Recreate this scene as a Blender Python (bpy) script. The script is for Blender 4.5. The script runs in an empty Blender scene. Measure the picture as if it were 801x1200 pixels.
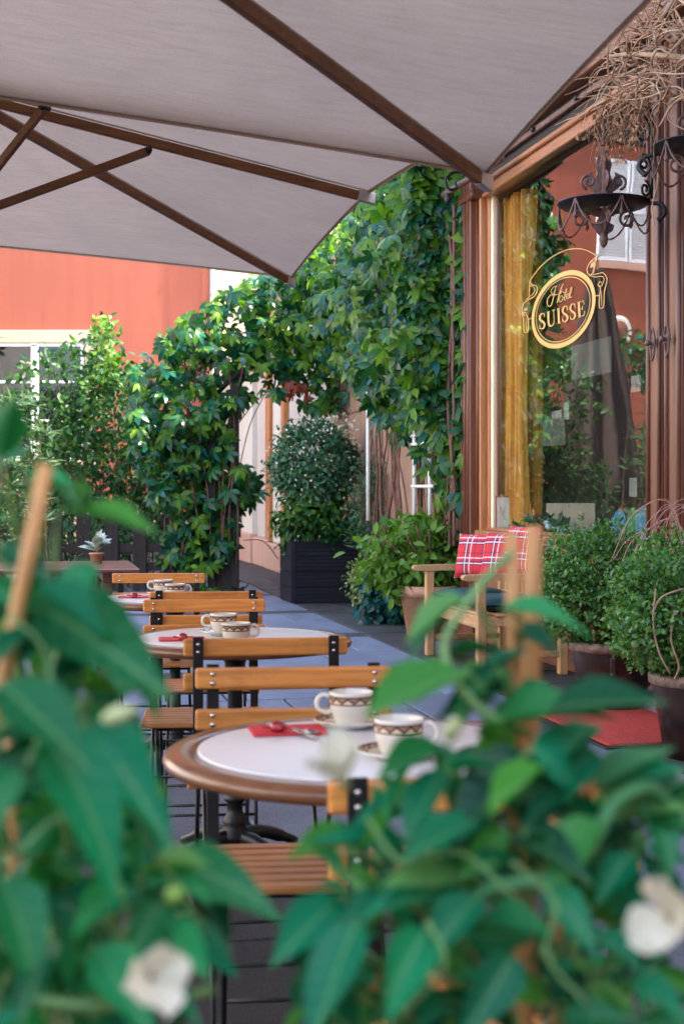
import bpy, bmesh, math, random
import numpy as np
from mathutils import Vector, Matrix, Euler
random.seed(7); RNG = np.random.default_rng(11)
R = math.radians
sc = bpy.context.scene
COL = sc.collection

# ------------------------------------------------------------------ camera, world, sun, exposure
CAMH = 1.24; FPX = 1669.0; CX = 400.5; YH = 575.0
cam = bpy.data.cameras.new('camera'); co = bpy.data.objects.new('camera', cam); COL.objects.link(co)
co.location = (0, 0, CAMH); co.rotation_euler = (R(90), 0, 0)
cam.sensor_fit = 'HORIZONTAL'; cam.sensor_width = 24.0; cam.lens = 50.0
cam.shift_y = -25.0/1200.0*1200.0/801.0
cam.clip_start = 0.05; cam.clip_end = 600
cam.dof.use_dof = True; cam.dof.focus_distance = 6.6; cam.dof.aperture_fstop = 4.8; cam.dof.aperture_blades = 9
sc.camera = co
SUN_EL, SUN_AZ = 47.0, 98.0           # azimuth clockwise from +Y
w = bpy.data.worlds.new('World'); sc.world = w; w.use_nodes = True
wt = w.node_tree; bgn = wt.nodes['Background']
sky = wt.nodes.new('ShaderNodeTexSky'); sky.sky_type = 'NISHITA'; sky.sun_disc = False
sky.sun_elevation = R(SUN_EL); sky.sun_rotation = R(SUN_AZ); sky.air_density = 0.9; sky.dust_density = 2.0
hs = wt.nodes.new('ShaderNodeHueSaturation'); hs.inputs['Saturation'].default_value = 0.85
wt.links.new(sky.outputs[0], hs.inputs['Color']); wm = wt.nodes.new('ShaderNodeMix'); wm.data_type = 'RGBA'; wm.blend_type = 'MULTIPLY'; wm.inputs[0].default_value = 1.0; wm.inputs[7].default_value = (1.0, 1.0, 0.98, 1)
wt.links.new(hs.outputs[0], wm.inputs[6]); wt.links.new(wm.outputs[2], bgn.inputs[0])
bgn.inputs[1].default_value = 0.15
sl = bpy.data.lights.new('sun', 'SUN'); so = bpy.data.objects.new('sun', sl); COL.objects.link(so)
sl.energy = 2.6; sl.angle = R(0.5); sl.color = (1.0, 0.91, 0.78)
sd = Vector((math.sin(R(SUN_AZ))*math.cos(R(SUN_EL)), math.cos(R(SUN_AZ))*math.cos(R(SUN_EL)), math.sin(R(SUN_EL))))
so.rotation_euler = sd.to_track_quat('Z', 'Y').to_euler(); so.location = (20, -20, 30)
sc.view_settings.view_transform = 'Standard'; sc.view_settings.look = 'None'
sc.view_settings.gamma = 1.0; sc.view_settings.exposure = 3.2
sc.cycles.use_denoising = True
sc.cycles.max_bounces = 7; sc.cycles.diffuse_bounces = 3; sc.cycles.glossy_bounces = 4
sc.cycles.transmission_bounces = 4; sc.cycles.transparent_max_bounces = 10
sc.cycles.sample_clamp_indirect = 6.0
sc.cycles.caustics_reflective = False; sc.cycles.caustics_refractive = False

# ------------------------------------------------------------------ frames of reference
TH = R(12.2)
Uv = Vector((-math.sin(TH), math.cos(TH), 0)); Nv = Vector((math.cos(TH), math.sin(TH), 0))
N0 = 3.62                                # the facade line; local frame: x along the street, y out to the street, z up
def at(px, py, d): return Vector(((px-CX)*d/FPX, d, CAMH-(py-YH)*d/FPX))
def fac(px, py, out=0.0):                # photo point on the facade plane -> local (u, out, z)
    a = (px-CX)/FPX; d = (N0-out)/(a*Nv.x+Nv.y)
    return Vector((d*(a*Uv.x+Uv.y), out, CAMH-(py-YH)*d/FPX))
def fw(u, out, z): return Uv*u + Nv*(N0-out) + Vector((0, 0, z))
FROT = R(90)+TH
def ground_at(px, py): return at(px, py, FPX*CAMH/(py-YH))
def on_plane(px, py, z): return at(px, py, FPX*(CAMH-z)/(py-YH))

# ------------------------------------------------------------------ objects and tags
def tag(o, label=None, cat=None, group=None, kind=None):
    if label: o['label'] = label
    if cat: o['category'] = cat
    if group: o['group'] = group
    if kind: o['kind'] = kind
    return o
def empty(name, loc=(0, 0, 0), rz=0.0):
    o = bpy.data.objects.new(name, None); COL.objects.link(o); o.location = loc; o.rotation_euler = (0, 0, rz)
    o.empty_display_size = 0.1; return o
def froot(name): return empty(name, Nv*N0, FROT)
def inst(name, mesh, parent=None, M=None):
    o = bpy.data.objects.new(name, mesh); COL.objects.link(o)
    if parent: o.parent = parent
    if M is not None: o.matrix_local = M
    return o
def copy_tree(o, parent=None):
    c = o.copy(); COL.objects.link(c); c.parent = parent
    for ch in list(o.children): copy_tree(ch, c)
    return c

class MB:
    """collects shapes; build() links them as one mesh object"""
    def __init__(s): s.bm = bmesh.new(); s.M = Matrix.Identity(4)
    def _x(s, p): return s.M @ Vector(p)
    def box(s, x0, x1, y0, y1, z0, z1, bev=0.0, seg=1, M=None):
        b = bmesh.new(); bmesh.ops.create_cube(b, size=1)
        sx, sy, sz = x1-x0, y1-y0, z1-z0
        for v in b.verts: v.co = Vector(((x0+x1)/2+v.co.x*sx, (y0+y1)/2+v.co.y*sy, (z0+z1)/2+v.co.z*sz))
        if bev > 0:
            bev = min(bev, 0.45*min(abs(sx), abs(sy), abs(sz)))
            bmesh.ops.bevel(b, geom=b.edges[:], offset=bev, segments=seg, affect='EDGES', profile=0.5)
        s._merge(b, M); return s
    def _merge(s, b, M=None):
        T = s.M @ M if M is not None else s.M
        mp = {v: s.bm.verts.new(T @ v.co) for v in b.verts}
        for f in b.faces:
            try:
                nf = s.bm.faces.new([mp[v] for v in f.verts]); nf.smooth = f.smooth
            except ValueError: pass
        b.free()
    def tube(s, pts, r, seg=6, cap=True):
        pts = [s._x(p) for p in pts]; n = len(pts)
        rr = r if hasattr(r, '__len__') else [r]*n
        rings = []; up = None
        for i, p in enumerate(pts):
            t = (pts[min(i+1, n-1)]-pts[max(i-1, 0)])
            if t.length < 1e-9: t = Vector((0, 0, 1))
            t.normalize()
            if up is None: up = t.orthogonal().normalized()
            up = (up - t*up.dot(t))
            up = up.normalized() if up.length > 1e-6 else t.orthogonal().normalized()
            sd = t.cross(up)
            rings.append([s.bm.verts.new(p+(up*math.cos(2*math.pi*k/seg)+sd*math.sin(2*math.pi*k/seg))*rr[i]) for k in range(seg)])
        for a, b in zip(rings, rings[1:]):
            for k in range(seg):
                f = s.bm.faces.new((a[k], a[(k+1) % seg], b[(k+1) % seg], b[k])); f.smooth = True
        if cap:
            s.bm.faces.new(rings[0][::-1]); s.bm.faces.new(rings[-1])
        return s
    def lathe(s, prof, c=(0, 0, 0), seg=24, smooth=True, sy=1.0):
        rings = []
        for r, z in prof:
            if r < 1e-5: rings.append([s.bm.verts.new(s._x((c[0], c[1], c[2]+z)))])
            else: rings.append([s.bm.verts.new(s._x((c[0]+r*math.cos(2*math.pi*k/seg), c[1]+sy*r*math.sin(2*math.pi*k/seg), c[2]+z))) for k in range(seg)])
        for a, b in zip(rings, rings[1:]):
            for k in range(seg):
                k2 = (k+1) % seg
                if len(a) == 1 and len(b) == 1: continue
                if len(a) == 1: vs = (a[0], b[k2], b[k])
                elif len(b) == 1: vs = (a[k], a[k2], b[0])
                else: vs = (a[k], a[k2], b[k2], b[k])
                f = s.bm.faces.new(vs); f.smooth = smooth
        return s
    def face(s, pts, smooth=False):
        f = s.bm.faces.new([s.bm.verts.new(s._x(p)) for p in pts]); f.smooth = smooth; return s
    def grid(s, fn, nu, nv, smooth=True):
        V = [[s.bm.verts.new(s._x(fn(i/nu, j/nv))) for j in range(nv+1)] for i in range(nu+1)]
        for i in range(nu):
            for j in range(nv):
                f = s.bm.faces.new((V[i][j], V[i+1][j], V[i+1][j+1], V[i][j+1])); f.smooth = smooth
        return s
    def prism(s, outline, h0, h1, M=None):
        """2D outline in local XY extruded along Z"""
        b = bmesh.new(); lo = [b.verts.new((x, y, h0)) for x, y in outline]; hi = [b.verts.new((x, y, h1)) for x, y in outline]
        b.faces.new(lo[::-1]); b.faces.new(hi); n = len(outline)
        for i in range(n): b.faces.new((lo[i], lo[(i+1) % n], hi[(i+1) % n], hi[i]))
        s._merge(b, M); return s
    def ribbon(s, pts, widths, conv):
        """flat stroke: 2D polyline with widths, conv maps 2D to 3D"""
        n = len(pts); ws = widths if hasattr(widths, '__len__') else [widths]*n
        L, Rr = [], []
        for i in range(n):
            a = Vector(pts[max(i-1, 0)]); b = Vector(pts[min(i+1, n-1)]); t = b-a
            t = t.normalized() if t.length > 1e-9 else Vector((1, 0)); q = Vector((-t.y, t.x))*ws[i]/2
            p = Vector(pts[i]); L.append(s.bm.verts.new(s._x(conv(p+q)))); Rr.append(s.bm.verts.new(s._x(conv(p-q))))
        for i in range(n-1): s.bm.faces.new((L[i], L[i+1], Rr[i+1], Rr[i]))
        return s
    def mesh(s, name, mat):
        me = bpy.data.meshes.new(name); s.bm.normal_update()
        bmesh.ops.recalc_face_normals(s.bm, faces=s.bm.faces[:])
        s.bm.to_mesh(me); s.bm.free()
        if mat: me.materials.append(mat)
        return me
    def build(s, name, mat, parent=None): return inst(name, s.mesh(name, mat), parent)

def bez(p, n=10):
    """Catmull-Rom through 2D/3D points"""
    P = [np.array(q, float) for q in p]; out = []
    P = [2*P[0]-P[1]]+P+[2*P[-1]-P[-2]]
    for i in range(1, len(P)-2):
        for k in range(n):
            t = k/n
            out.append(0.5*((2*P[i])+(-P[i-1]+P[i+1])*t+(2*P[i-1]-5*P[i]+4*P[i+1]-P[i+2])*t*t+(-P[i-1]+3*P[i]-3*P[i+1]+P[i+2])*t**3))
    out.append(P[-2]); return [tuple(q) for q in out]

# ------------------------------------------------------------------ materials
class NT:
    def __init__(s, name):
        s.m = bpy.data.materials.new(name); s.m.use_nodes = True; s.t = s.m.node_tree; s.n = s.t.nodes; s.b = s.n['Principled BSDF']; s.out = s.n['Material Output']
    def add(s, typ, **kw):
        x = s.n.new(typ)
        for k, v in kw.items(): setattr(x, k, v)
        return x
    def link(s, a, b): s.t.links.new(a, b)
    def coord(s, scale=(1, 1, 1), which='Object'):
        tc = s.add('ShaderNodeTexCoord'); mp = s.add('ShaderNodeMapping'); mp.inputs['Scale'].default_value = scale
        s.link(tc.outputs[which], mp.inputs[0]); return mp.outputs[0]
    def noise(s, vec, scale, detail=4, rough=0.55, dist=0.0):
        x = s.add('ShaderNodeTexNoise'); s.link(vec, x.inputs['Vector']); x.inputs['Scale'].default_value = scale
        x.inputs['Detail'].default_value = detail; x.inputs['Roughness'].default_value = rough; x.inputs['Distortion'].default_value = dist
        return x.outputs['Fac']
    def ramp(s, fac, stops):
        x = s.add('ShaderNodeValToRGB'); s.link(fac, x.inputs[0]); e = x.color_ramp.elements
        while len(e) > 1: e.remove(e[-1])
        e[0].position = stops[0][0]; e[0].color = (*stops[0][1], 1)
        for p, c in stops[1:]:
            q = e.new(p); q.color = (*c, 1)
        return x.outputs[0]
    def math(s, op, a, b=None, c=None):
        x = s.add('ShaderNodeMath', operation=op)
        for i, v in enumerate((a, b, c)):
            if v is None: continue
            if isinstance(v, (int, float)): x.inputs[i].default_value = v
            else: s.link(v, x.inputs[i])
        return x.outputs[0]
    def mix(s, fac, a, b, mode='MIX'):
        x = s.add('ShaderNodeMix', data_type='RGBA', blend_type=mode)
        for i, v in ((0, fac), (6, a), (7, b)):
            if isinstance(v, (int, float)): x.inputs[i].default_value = v
            elif isinstance(v, tuple): x.inputs[i].default_value = (*v, 1)
            else: s.link(v, x.inputs[i])
        return x.outputs[2]
    def bump(s, h, strength=0.3, dist=0.01):
        x = s.add('ShaderNodeBump'); x.inputs['Strength'].default_value = strength; x.inputs['Distance'].default_value = dist
        s.link(h, x.inputs['Height']); s.link(x.outputs[0], s.b.inputs['Normal']); return x
    def set(s, **kw):
        for k, v in kw.items(): s.b.inputs[k.replace('_', ' ')].default_value = v
        return s
    def rnd(s):
        """one random number per loose piece and per object"""
        g = s.add('ShaderNodeNewGeometry'); o = s.add('ShaderNodeObjectInfo')
        return s.math('FRACT', s.math('ADD', g.outputs['Random Per Island'], o.outputs['Random']))

def wood(name, c1, c2, axis=0, rough=0.45, scale=1.0, wear=0.0, bump=0.25, coat=0.0, spec=0.4):
    t = NT(name); k = [26*scale]*3; k[axis] = 1.6*scale
    v = t.coord(tuple(k)); o = t.add('ShaderNodeObjectInfo')
    off = t.add('ShaderNodeVectorMath', operation='ADD'); sc_ = t.add('ShaderNodeVectorMath', operation='SCALE')
    cb = t.add('ShaderNodeCombineXYZ'); 
    for i in range(3): t.link(o.outputs['Random'], cb.inputs[i])
    t.link(cb.outputs[0], sc_.inputs[0]); sc_.inputs['Scale'].default_value = 37.0
    t.link(v, off.inputs[0]); t.link(sc_.outputs[0], off.inputs[1])
    n = t.noise(off.outputs[0], 1.0, 6, 0.6, 0.6); n2 = t.noise(off.outputs[0], 3.5, 3, 0.6)
    col = t.ramp(n, [(0.3, c1), (0.55, tuple((a+b)/2 for a, b in zip(c1, c2))), (0.72, c2)])
    dark = t.ramp(n2, [(0.38, (0.62, 0.55, 0.5)), (0.55, (1, 1, 1))])
    col = t.mix(0.55, col, dark, 'MULTIPLY')
    var = t.ramp(o.outputs['Random'], [(0, (0.82, 0.82, 0.82)), (1, (1.12, 1.08, 1.04))])
    col = t.mix(0.8, col, var, 'MULTIPLY')
    if wear > 0:
        wv = t.coord((1, 1, 1)); wn = t.noise(wv, 9*scale, 5, 0.65)
        col = t.mix(t.ramp(wn, [(0.55, (0, 0, 0)), (0.75, (wear,)*3)]), col, tuple(0.35*a for a in c1))
    t.link(col, t.b.inputs['Base Color']); t.set(Roughness=rough); t.b.inputs['Coat Weight'].default_value = coat; t.b.inputs['Specular IOR Level'].default_value = spec
    t.bump(n2, bump, 0.002); return t.m

def leafmat(name, cols, rough=0.42, trans=0.25, tcol=None, spec=0.24):
    t = NT(name); r = t.rnd(); k = len(cols)
    col = t.ramp(r, [(i/max(1, k-1), c) for i, c in enumerate(cols)])
    v = t.coord((1, 1, 1)); n = t.noise(v, 26, 3)
    col = t.mix(0.5, col, t.ramp(n, [(0.3, (0.72, 0.76, 0.7)), (0.7, (1.15, 1.12, 1.05))]), 'MULTIPLY')
    t.link(col, t.b.inputs['Base Color']); t.set(Roughness=rough); t.b.inputs['Specular IOR Level'].default_value = spec
    tr = t.add('ShaderNodeBsdfTranslucent'); mx = t.add('ShaderNodeMixShader'); mx.inputs[0].default_value = trans
    tc = t.mix(1.0, col, tcol or (1.5, 1.7, 0.6), 'MULTIPLY'); t.link(tc, tr.inputs[0])
    t.link(t.b.outputs[0], mx.inputs[1]); t.link(tr.outputs[0], mx.inputs[2]); t.link(mx.outputs[0], t.out.inputs[0])
    return t.m

def plain(name, c, rough=0.5, metal=0.0, var=0.2, scale=8.0, bump=0.0, coat=0.0, which='Object', spec=0.5):
    t = NT(name); v = t.coord((1, 1, 1), which); n = t.noise(v, scale, 5, 0.6)
    a = tuple(x*(1-var) for x in c); b = tuple(min(1, x*(1+var)) for x in c)
    t.link(t.ramp(n, [(0.3, a), (0.7, b)]), t.b.inputs['Base Color']); t.set(Roughness=rough, Metallic=metal)
    t.b.inputs['Coat Weight'].default_value = coat; t.b.inputs['Specular IOR Level'].default_value = spec
    if bump: t.bump(n, bump, 0.01)
    return t.m

def stucco(name, c, stain, scale=1.0, bump=0.35, streak=0.35):
    t = NT(name); v = t.coord((1, 1, 1)); big = t.noise(v, 0.45*scale, 5, 0.6); fine = t.noise(v, 60*scale, 4, 0.6)
    vs = t.coord((5, 5, 0.25)); st = t.noise(vs, 1.0, 5, 0.65)
    col = t.mix(t.ramp(big, [(0.35, (0, 0, 0)), (0.75, (0.75,)*3)]), c, tuple(x*0.82 for x in c))
    col = t.mix(t.ramp(st, [(0.48, (0, 0, 0)), (0.8, (streak,)*3)]), col, stain)
    t.link(col, t.b.inputs['Base Color']); t.set(Roughness=0.85); t.bump(fine, bump, 0.01); return t.m

def granite(name, c, joints=False):
    t = NT(name); v = t.coord((1, 1, 1)); o = t.add('ShaderNodeObjectInfo')
    f = t.noise(v, 190, 3, 0.7); b = t.noise(v, 2.2, 5, 0.6); mid = t.noise(v, 35, 4, 0.65)
    col = t.ramp(f, [(0.32, tuple(x*0.35 for x in c)), (0.5, c), (0.66, tuple(min(1, x*2.1) for x in c))])
    col = t.mix(0.7, col, t.ramp(b, [(0.3, (0.66, 0.64, 0.62)), (0.7, (1.15, 1.15, 1.18))]), 'MULTIPLY')
    col = t.mix(0.6, col, t.ramp(mid, [(0.3, (0.7, 0.7, 0.7)), (0.7, (1.15, 1.15, 1.15))]), 'MULTIPLY')
    col = t.mix(0.9, col, t.ramp(o.outputs['Random'], [(0, (0.72, 0.73, 0.74)), (1, (1.15, 1.15, 1.18))]), 'MULTIPLY')
    t.link(col, t.b.inputs['Base Color']); t.set(Roughness=0.62); t.b.inputs['Specular IOR Level'].default_value = 0.22; t.bump(f, 0.35, 0.004); return t.m

M = {}
M['oak'] = wood('honey_wood', (0.73, 0.275, 0.060), (0.88, 0.40, 0.105), 0, 0.38, 1.0, 0.35, coat=0.15)
M['seatwood'] = wood('seat_wood', (0.50, 0.20, 0.055), (0.66, 0.30, 0.10), 0, 0.42, 1.0, 0.3)
M['rimwood'] = wood('table_rim_wood', (0.17, 0.070, 0.030), (0.27, 0.115, 0.050), 0, 0.3, 0.6, 0.1, coat=0.4)
M['teak'] = wood('bench_wood', (0.50, 0.27, 0.115), (0.66, 0.40, 0.19), 0, 0.55, 1.0, 0.1)
M['teakv'] = wood('bench_wood_upright', (0.50, 0.27, 0.115), (0.66, 0.40, 0.19), 2, 0.55, 1.0, 0.1)
M['ribwood'] = wood('parasol_rib_wood', (0.16, 0.062, 0.020), (0.27, 0.115, 0.038), 0, 0.5, 1.0, 0.1)
M['polewood'] = wood('parasol_pole_wood', (0.13, 0.055, 0.022), (0.22, 0.10, 0.040), 2, 0.5)
M['facwood'] = wood('facade_wood', (0.125, 0.042, 0.022), (0.25, 0.085, 0.040), 2, 0.38, 0.5, 0.2, coat=0.2)
M['facwoodx'] = wood('facade_beam_wood', (0.17, 0.062, 0.033), (0.29, 0.11, 0.058), 0, 0.45, 0.5, 0.2, coat=0.15)
M['framewood'] = wood('window_frame_wood', (0.42, 0.155, 0.050), (0.58, 0.24, 0.085), 2, 0.36, 0.6, 0.1, coat=0.25)
M['framewoodx'] = wood('window_head_wood', (0.34, 0.13, 0.055), (0.48, 0.20, 0.090), 0, 0.36, 0.6, 0.1, coat=0.25)
M['darkwood'] = wood('dark_fence_wood', (0.030, 0.024, 0.022), (0.055, 0.042, 0.038), 2, 0.7, spec=0.15)
M['planter'] = wood('planter_wood', (0.011, 0.011, 0.016), (0.022, 0.022, 0.031), 0, 0.6, 1.2, spec=0.12)
M['redtable'] = wood('reddish_table_wood', (0.17, 0.062, 0.045), (0.27, 0.11, 0.080), 0, 0.3, 0.8, 0.2, coat=0.3)
M['bamboo'] = wood('cane', (0.50, 0.23, 0.075), (0.68, 0.36, 0.135), 2, 0.45)
M['iron'] = plain('black_iron', (0.010, 0.010, 0.011), 0.42, 0.0, 0.3, 30, 0.1, spec=0.35)
M['rust'] = plain('rusty_iron', (0.15, 0.080, 0.068), 0.6, 0.35, 0.45, 25, 0.3)
M['steel'] = plain('steel', (0.62, 0.60, 0.58), 0.22, 1.0, 0.1, 30)
M['marble'] = plain('white_table_inlay', (0.86, 0.87, 0.91), 0.35, 0, 0.03, 5)
M['ceramic'] = plain('cream_ceramic', (0.84, 0.79, 0.69), 0.16, 0, 0.02, 4, coat=0.4)
M['napkin'] = plain('red_paper_napkin', (0.72, 0.045, 0.075), 0.7, 0, 0.12, 40, 0.1)
M['berry'] = plain('glossy_red_sweet', (0.38, 0.012, 0.018), 0.16, 0, 0.2, 60, coat=0.8)
M['tin'] = plain('dull_zinc', (0.42, 0.41, 0.40), 0.4, 0.9, 0.2, 12)
M['redwall'] = stucco('coral_stucco', (0.30, 0.074, 0.040), (0.20, 0.048, 0.028), 1.0, 0.4, 0.8)
M['cream'] = stucco('cream_stucco', (0.62, 0.48, 0.31), (0.56, 0.45, 0.32))
M['paleblock'] = stucco('pale_grey_stucco', (0.52, 0.49, 0.46), (0.38, 0.35, 0.32))
M['pale'] = stucco('pale_pink_render', (0.60, 0.51, 0.45), (0.44, 0.34, 0.29), 1.0, 0.3, 0.5)
M['palebright'] = stucco('pale_stone', (0.70, 0.62, 0.53), (0.55, 0.44, 0.36), 1.0, 0.3, 0.4)
M['pinkbase'] = stucco('pink_base_stone', (0.58, 0.34, 0.26), (0.42, 0.24, 0.18), 1.0, 0.4, 0.5)
M['brownstone'] = stucco('brown_stone', (0.42, 0.25, 0.17), (0.27, 0.15, 0.10), 1.5, 0.6, 0.5)
M['surround'] = stucco('window_surround_stone', (0.47, 0.35, 0.24), (0.30, 0.22, 0.16))
M['whitepaint'] = plain('white_paint', (0.80, 0.78, 0.74), 0.45, 0, 0.06, 6)
M['bluewhite'] = plain('shutter_paint', (0.72, 0.74, 0.80), 0.5, 0, 0.06, 6)
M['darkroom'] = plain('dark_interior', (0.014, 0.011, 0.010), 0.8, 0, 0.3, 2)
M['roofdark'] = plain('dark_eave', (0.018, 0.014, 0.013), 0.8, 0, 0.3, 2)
M['asphalt'] = granite('asphalt', (0.045, 0.042, 0.042))
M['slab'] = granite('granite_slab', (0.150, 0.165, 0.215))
M['shadeslab'] = granite('shaded_granite_slab', (0.046, 0.044, 0.046)); M['sett'] = granite('dark_sett', (0.060, 0.058, 0.058))  # first one: granite with the shade under the tables put into its colour
M['gold'] = plain('gold_lettering', (0.70, 0.40, 0.11), 0.4, 0.1, 0.06, 10)
M['frameglint'] = plain('pale_glazing_bead', (0.86, 0.76, 0.55), 0.3, 0, 0.06, 6)
M['pot'] = plain('brown_glazed_pot', (0.036, 0.017, 0.014), 0.32, 0, 0.6, 14, 0.3, coat=0.15, spec=0.3)
M['potrim'] = plain('chipped_pot_rim', (0.20, 0.13, 0.10), 0.5, 0, 0.8, 22, 0.3)
M['terracotta'] = plain('terracotta', (0.55, 0.29, 0.18), 0.75, 0, 0.2, 9, 0.2)
M['bluepot'] = plain('dark_blue_urn', (0.030, 0.036, 0.065), 0.3, 0, 0.3, 10, 0.1, coat=0.3)
M['mat'] = plain('red_coir', (0.46, 0.040, 0.030), 0.95, 0, 0.35, 70, 0.8)
M['greencloth'] = plain('dark_green_cloth', (0.006, 0.055, 0.055), 0.85, 0, 0.2, 40, 0.2)
M['twig'] = plain('dry_twig', (0.27, 0.135, 0.065), 0.8, 0, 0.5, 18, 0.4)
M['twigpale'] = plain('pale_branch', (0.36, 0.225, 0.14), 0.8, 0, 0.35, 14, 0.4)
M['vinestem'] = plain('vine_stem', (0.17, 0.075, 0.050), 0.8, 0, 0.4, 20, 0.4)
M['bark'] = plain('bark', (0.075, 0.045, 0.030), 0.85, 0, 0.4, 16, 0.5)
M['pinkgrass'] = plain('pinkish_dry_grass', (0.50, 0.27, 0.23), 0.7, 0, 0.3, 12)
M['soil'] = plain('soil', (0.030, 0.020, 0.014), 0.95, 0, 0.5, 30, 0.6)
M['paper'] = plain('notice_paper', (0.74, 0.70, 0.62), 0.7, 0, 0.1, 12); M['notice'] = plain('grey_green_notice', (0.045, 0.052, 0.036), 0.7, 0, 0.12, 20); M['label'] = plain('dull_label', (0.20, 0.19, 0.16), 0.7, 0, 0.1, 20)
M['beigebox'] = plain('beige_card', (0.70, 0.55, 0.38), 0.7, 0, 0.06, 6)
M['greystone'] = plain('blue_grey_pebble', (0.34, 0.42, 0.48), 0.5, 0, 0.3, 30)
M['parasolcloth'] = plain('folded_dark_cloth', (0.022, 0.012, 0.010), 0.85, 0, 0.25, 10, 0.2)
M['greenstem'] = plain('green_stem', (0.16, 0.30, 0.09), 0.5, 0, 0.2, 20)
M['shutterred'] = plain('dark_red_shutter', (0.20, 0.07, 0.06), 0.6, 0, 0.2, 8)
M['creeper'] = leafmat('creeper_leaf', [(0.004, 0.034, 0.010), (0.010, 0.070, 0.014), (0.034, 0.125, 0.016), (0.005, 0.085, 0.070), (0.008, 0.060, 0.022), (0.090, 0.200, 0.016)], 0.30, 0.2, None, 0.30)
M['creeperlit'] = leafmat('creeper_leaf_young', [(0.034, 0.125, 0.012), (0.095, 0.200, 0.018), (0.150, 0.260, 0.024), (0.018, 0.100, 0.022)], 0.40, 0.35)
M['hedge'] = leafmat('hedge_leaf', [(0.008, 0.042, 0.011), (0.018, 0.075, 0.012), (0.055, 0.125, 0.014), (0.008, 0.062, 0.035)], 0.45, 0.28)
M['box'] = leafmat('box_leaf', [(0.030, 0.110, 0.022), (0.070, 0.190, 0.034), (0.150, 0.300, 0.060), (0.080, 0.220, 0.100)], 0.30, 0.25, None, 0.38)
M['dryleaf'] = leafmat('dry_box_leaf', [(0.30, 0.15, 0.05), (0.22, 0.14, 0.04), (0.36, 0.22, 0.09)], 0.6, 0.2, (1, 1, .8))
M['conifer'] = leafmat('conifer_needle', [(0.040, 0.100, 0.050), (0.065, 0.140, 0.075), (0.085, 0.160, 0.075)], 0.55, 0.15)
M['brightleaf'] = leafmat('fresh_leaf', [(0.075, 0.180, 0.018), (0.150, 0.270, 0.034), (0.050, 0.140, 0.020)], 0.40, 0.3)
M['variegated'] = leafmat('variegated_leaf', [(0.13, 0.20, 0.060), (0.34, 0.38, 0.16), (0.09, 0.16, 0.050)], 0.5, 0.2)
M['blueivy'] = leafmat('blue_green_ivy', [(0.010, 0.080, 0.080), (0.014, 0.105, 0.105), (0.012, 0.070, 0.055)], 0.35, 0.15)
M['oleander'] = leafmat('oleander_leaf', [(0.040, 0.085, 0.036), (0.070, 0.120, 0.052), (0.028, 0.065, 0.032)], 0.45, 0.2)
M['planterleaf'] = leafmat('trailing_leaf', [(0.016, 0.075, 0.045), (0.034, 0.115, 0.062), (0.060, 0.145, 0.046), (0.110, 0.180, 0.110)], 0.42, 0.2)
M['silver'] = leafmat('silver_leaf', [(0.40, 0.46, 0.46), (0.52, 0.56, 0.55)], 0.7, 0.1)
M['fore'] = leafmat(spec=0.2, name='climber_leaf', cols=[(0.002, 0.100, 0.045), (0.003, 0.200, 0.095), (0.020, 0.260, 0.085), (0.002, 0.050, 0.022), (0.004, 0.150, 0.070), (0.075, 0.290, 0.030)], rough=0.40, trans=0.22, tcol=(1.2, 1.6, 0.6))
M['forelight'] = leafmat('climber_young_leaf', [(0.11, 0.30, 0.08), (0.16, 0.36, 0.10), (0.07, 0.26, 0.12)], 0.42, 0.3, (1.3, 1.5, 0.8))
def veins(m):
    t = m.node_tree; n = t.nodes; b = n['Principled BSDF']; src = b.inputs['Base Color'].links[0].from_socket
    class Q(NT):
        def __init__(s): s.m = m; s.t = t; s.n = n; s.b = b
    q = Q(); v = q.coord((1, 1, 1)); sp = q.add('ShaderNodeSeparateXYZ'); t.links.new(v, sp.inputs[0])
    ax_ = q.math('ABSOLUTE', sp.outputs[0]); mid = q.math('LESS_THAN', ax_, 0.012)
    ph = q.math('FRACT', q.math('MULTIPLY', q.math('SUBTRACT', sp.outputs[1], q.math('MULTIPLY', ax_, 0.9)), 7.0)); sv = q.math('LESS_THAN', ph, 0.09)
    f = q.math('MAXIMUM', mid, q.math('MULTIPLY', sv, 0.55)); col = q.mix(q.math('MULTIPLY', f, 0.55), src, (0.16, 0.34, 0.12)); t.links.new(col, b.inputs['Base Color'])
    q.bump(q.math('SUBTRACT', 1.0, f), 0.5, 0.004)
veins(M['fore']); veins(M['forelight'])
M['petal'] = leafmat('white_petal', [(0.76, 0.70, 0.55), (0.80, 0.75, 0.63)], 0.6, 0.3, (1.0, 1.0, 0.9))
M['bud'] = leafmat('pale_green_bud', [(0.50, 0.56, 0.26), (0.58, 0.62, 0.34)], 0.5, 0.2, (1.0, 1.0, 0.8))
M['budgreen'] = leafmat('green_bud', [(0.20, 0.38, 0.07), (0.24, 0.40, 0.09)], 0.5, 0.2, (1.0, 1.0, 0.8))
M['dryflower'] = plain('withered_orange_flower', (0.48, 0.19, 0.06), 0.8, 0, 0.3, 60)
M['whiteflower'] = leafmat('small_white_flower', [(0.70, 0.66, 0.52), (0.78, 0.72, 0.60)], 0.6, 0.2, (1, 1, .9))
M['pinkflower'] = leafmat('small_pink_flower', [(0.62, 0.16, 0.24), (0.70, 0.25, 0.32)], 0.6, 0.2, (1, 1, .9))

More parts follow.
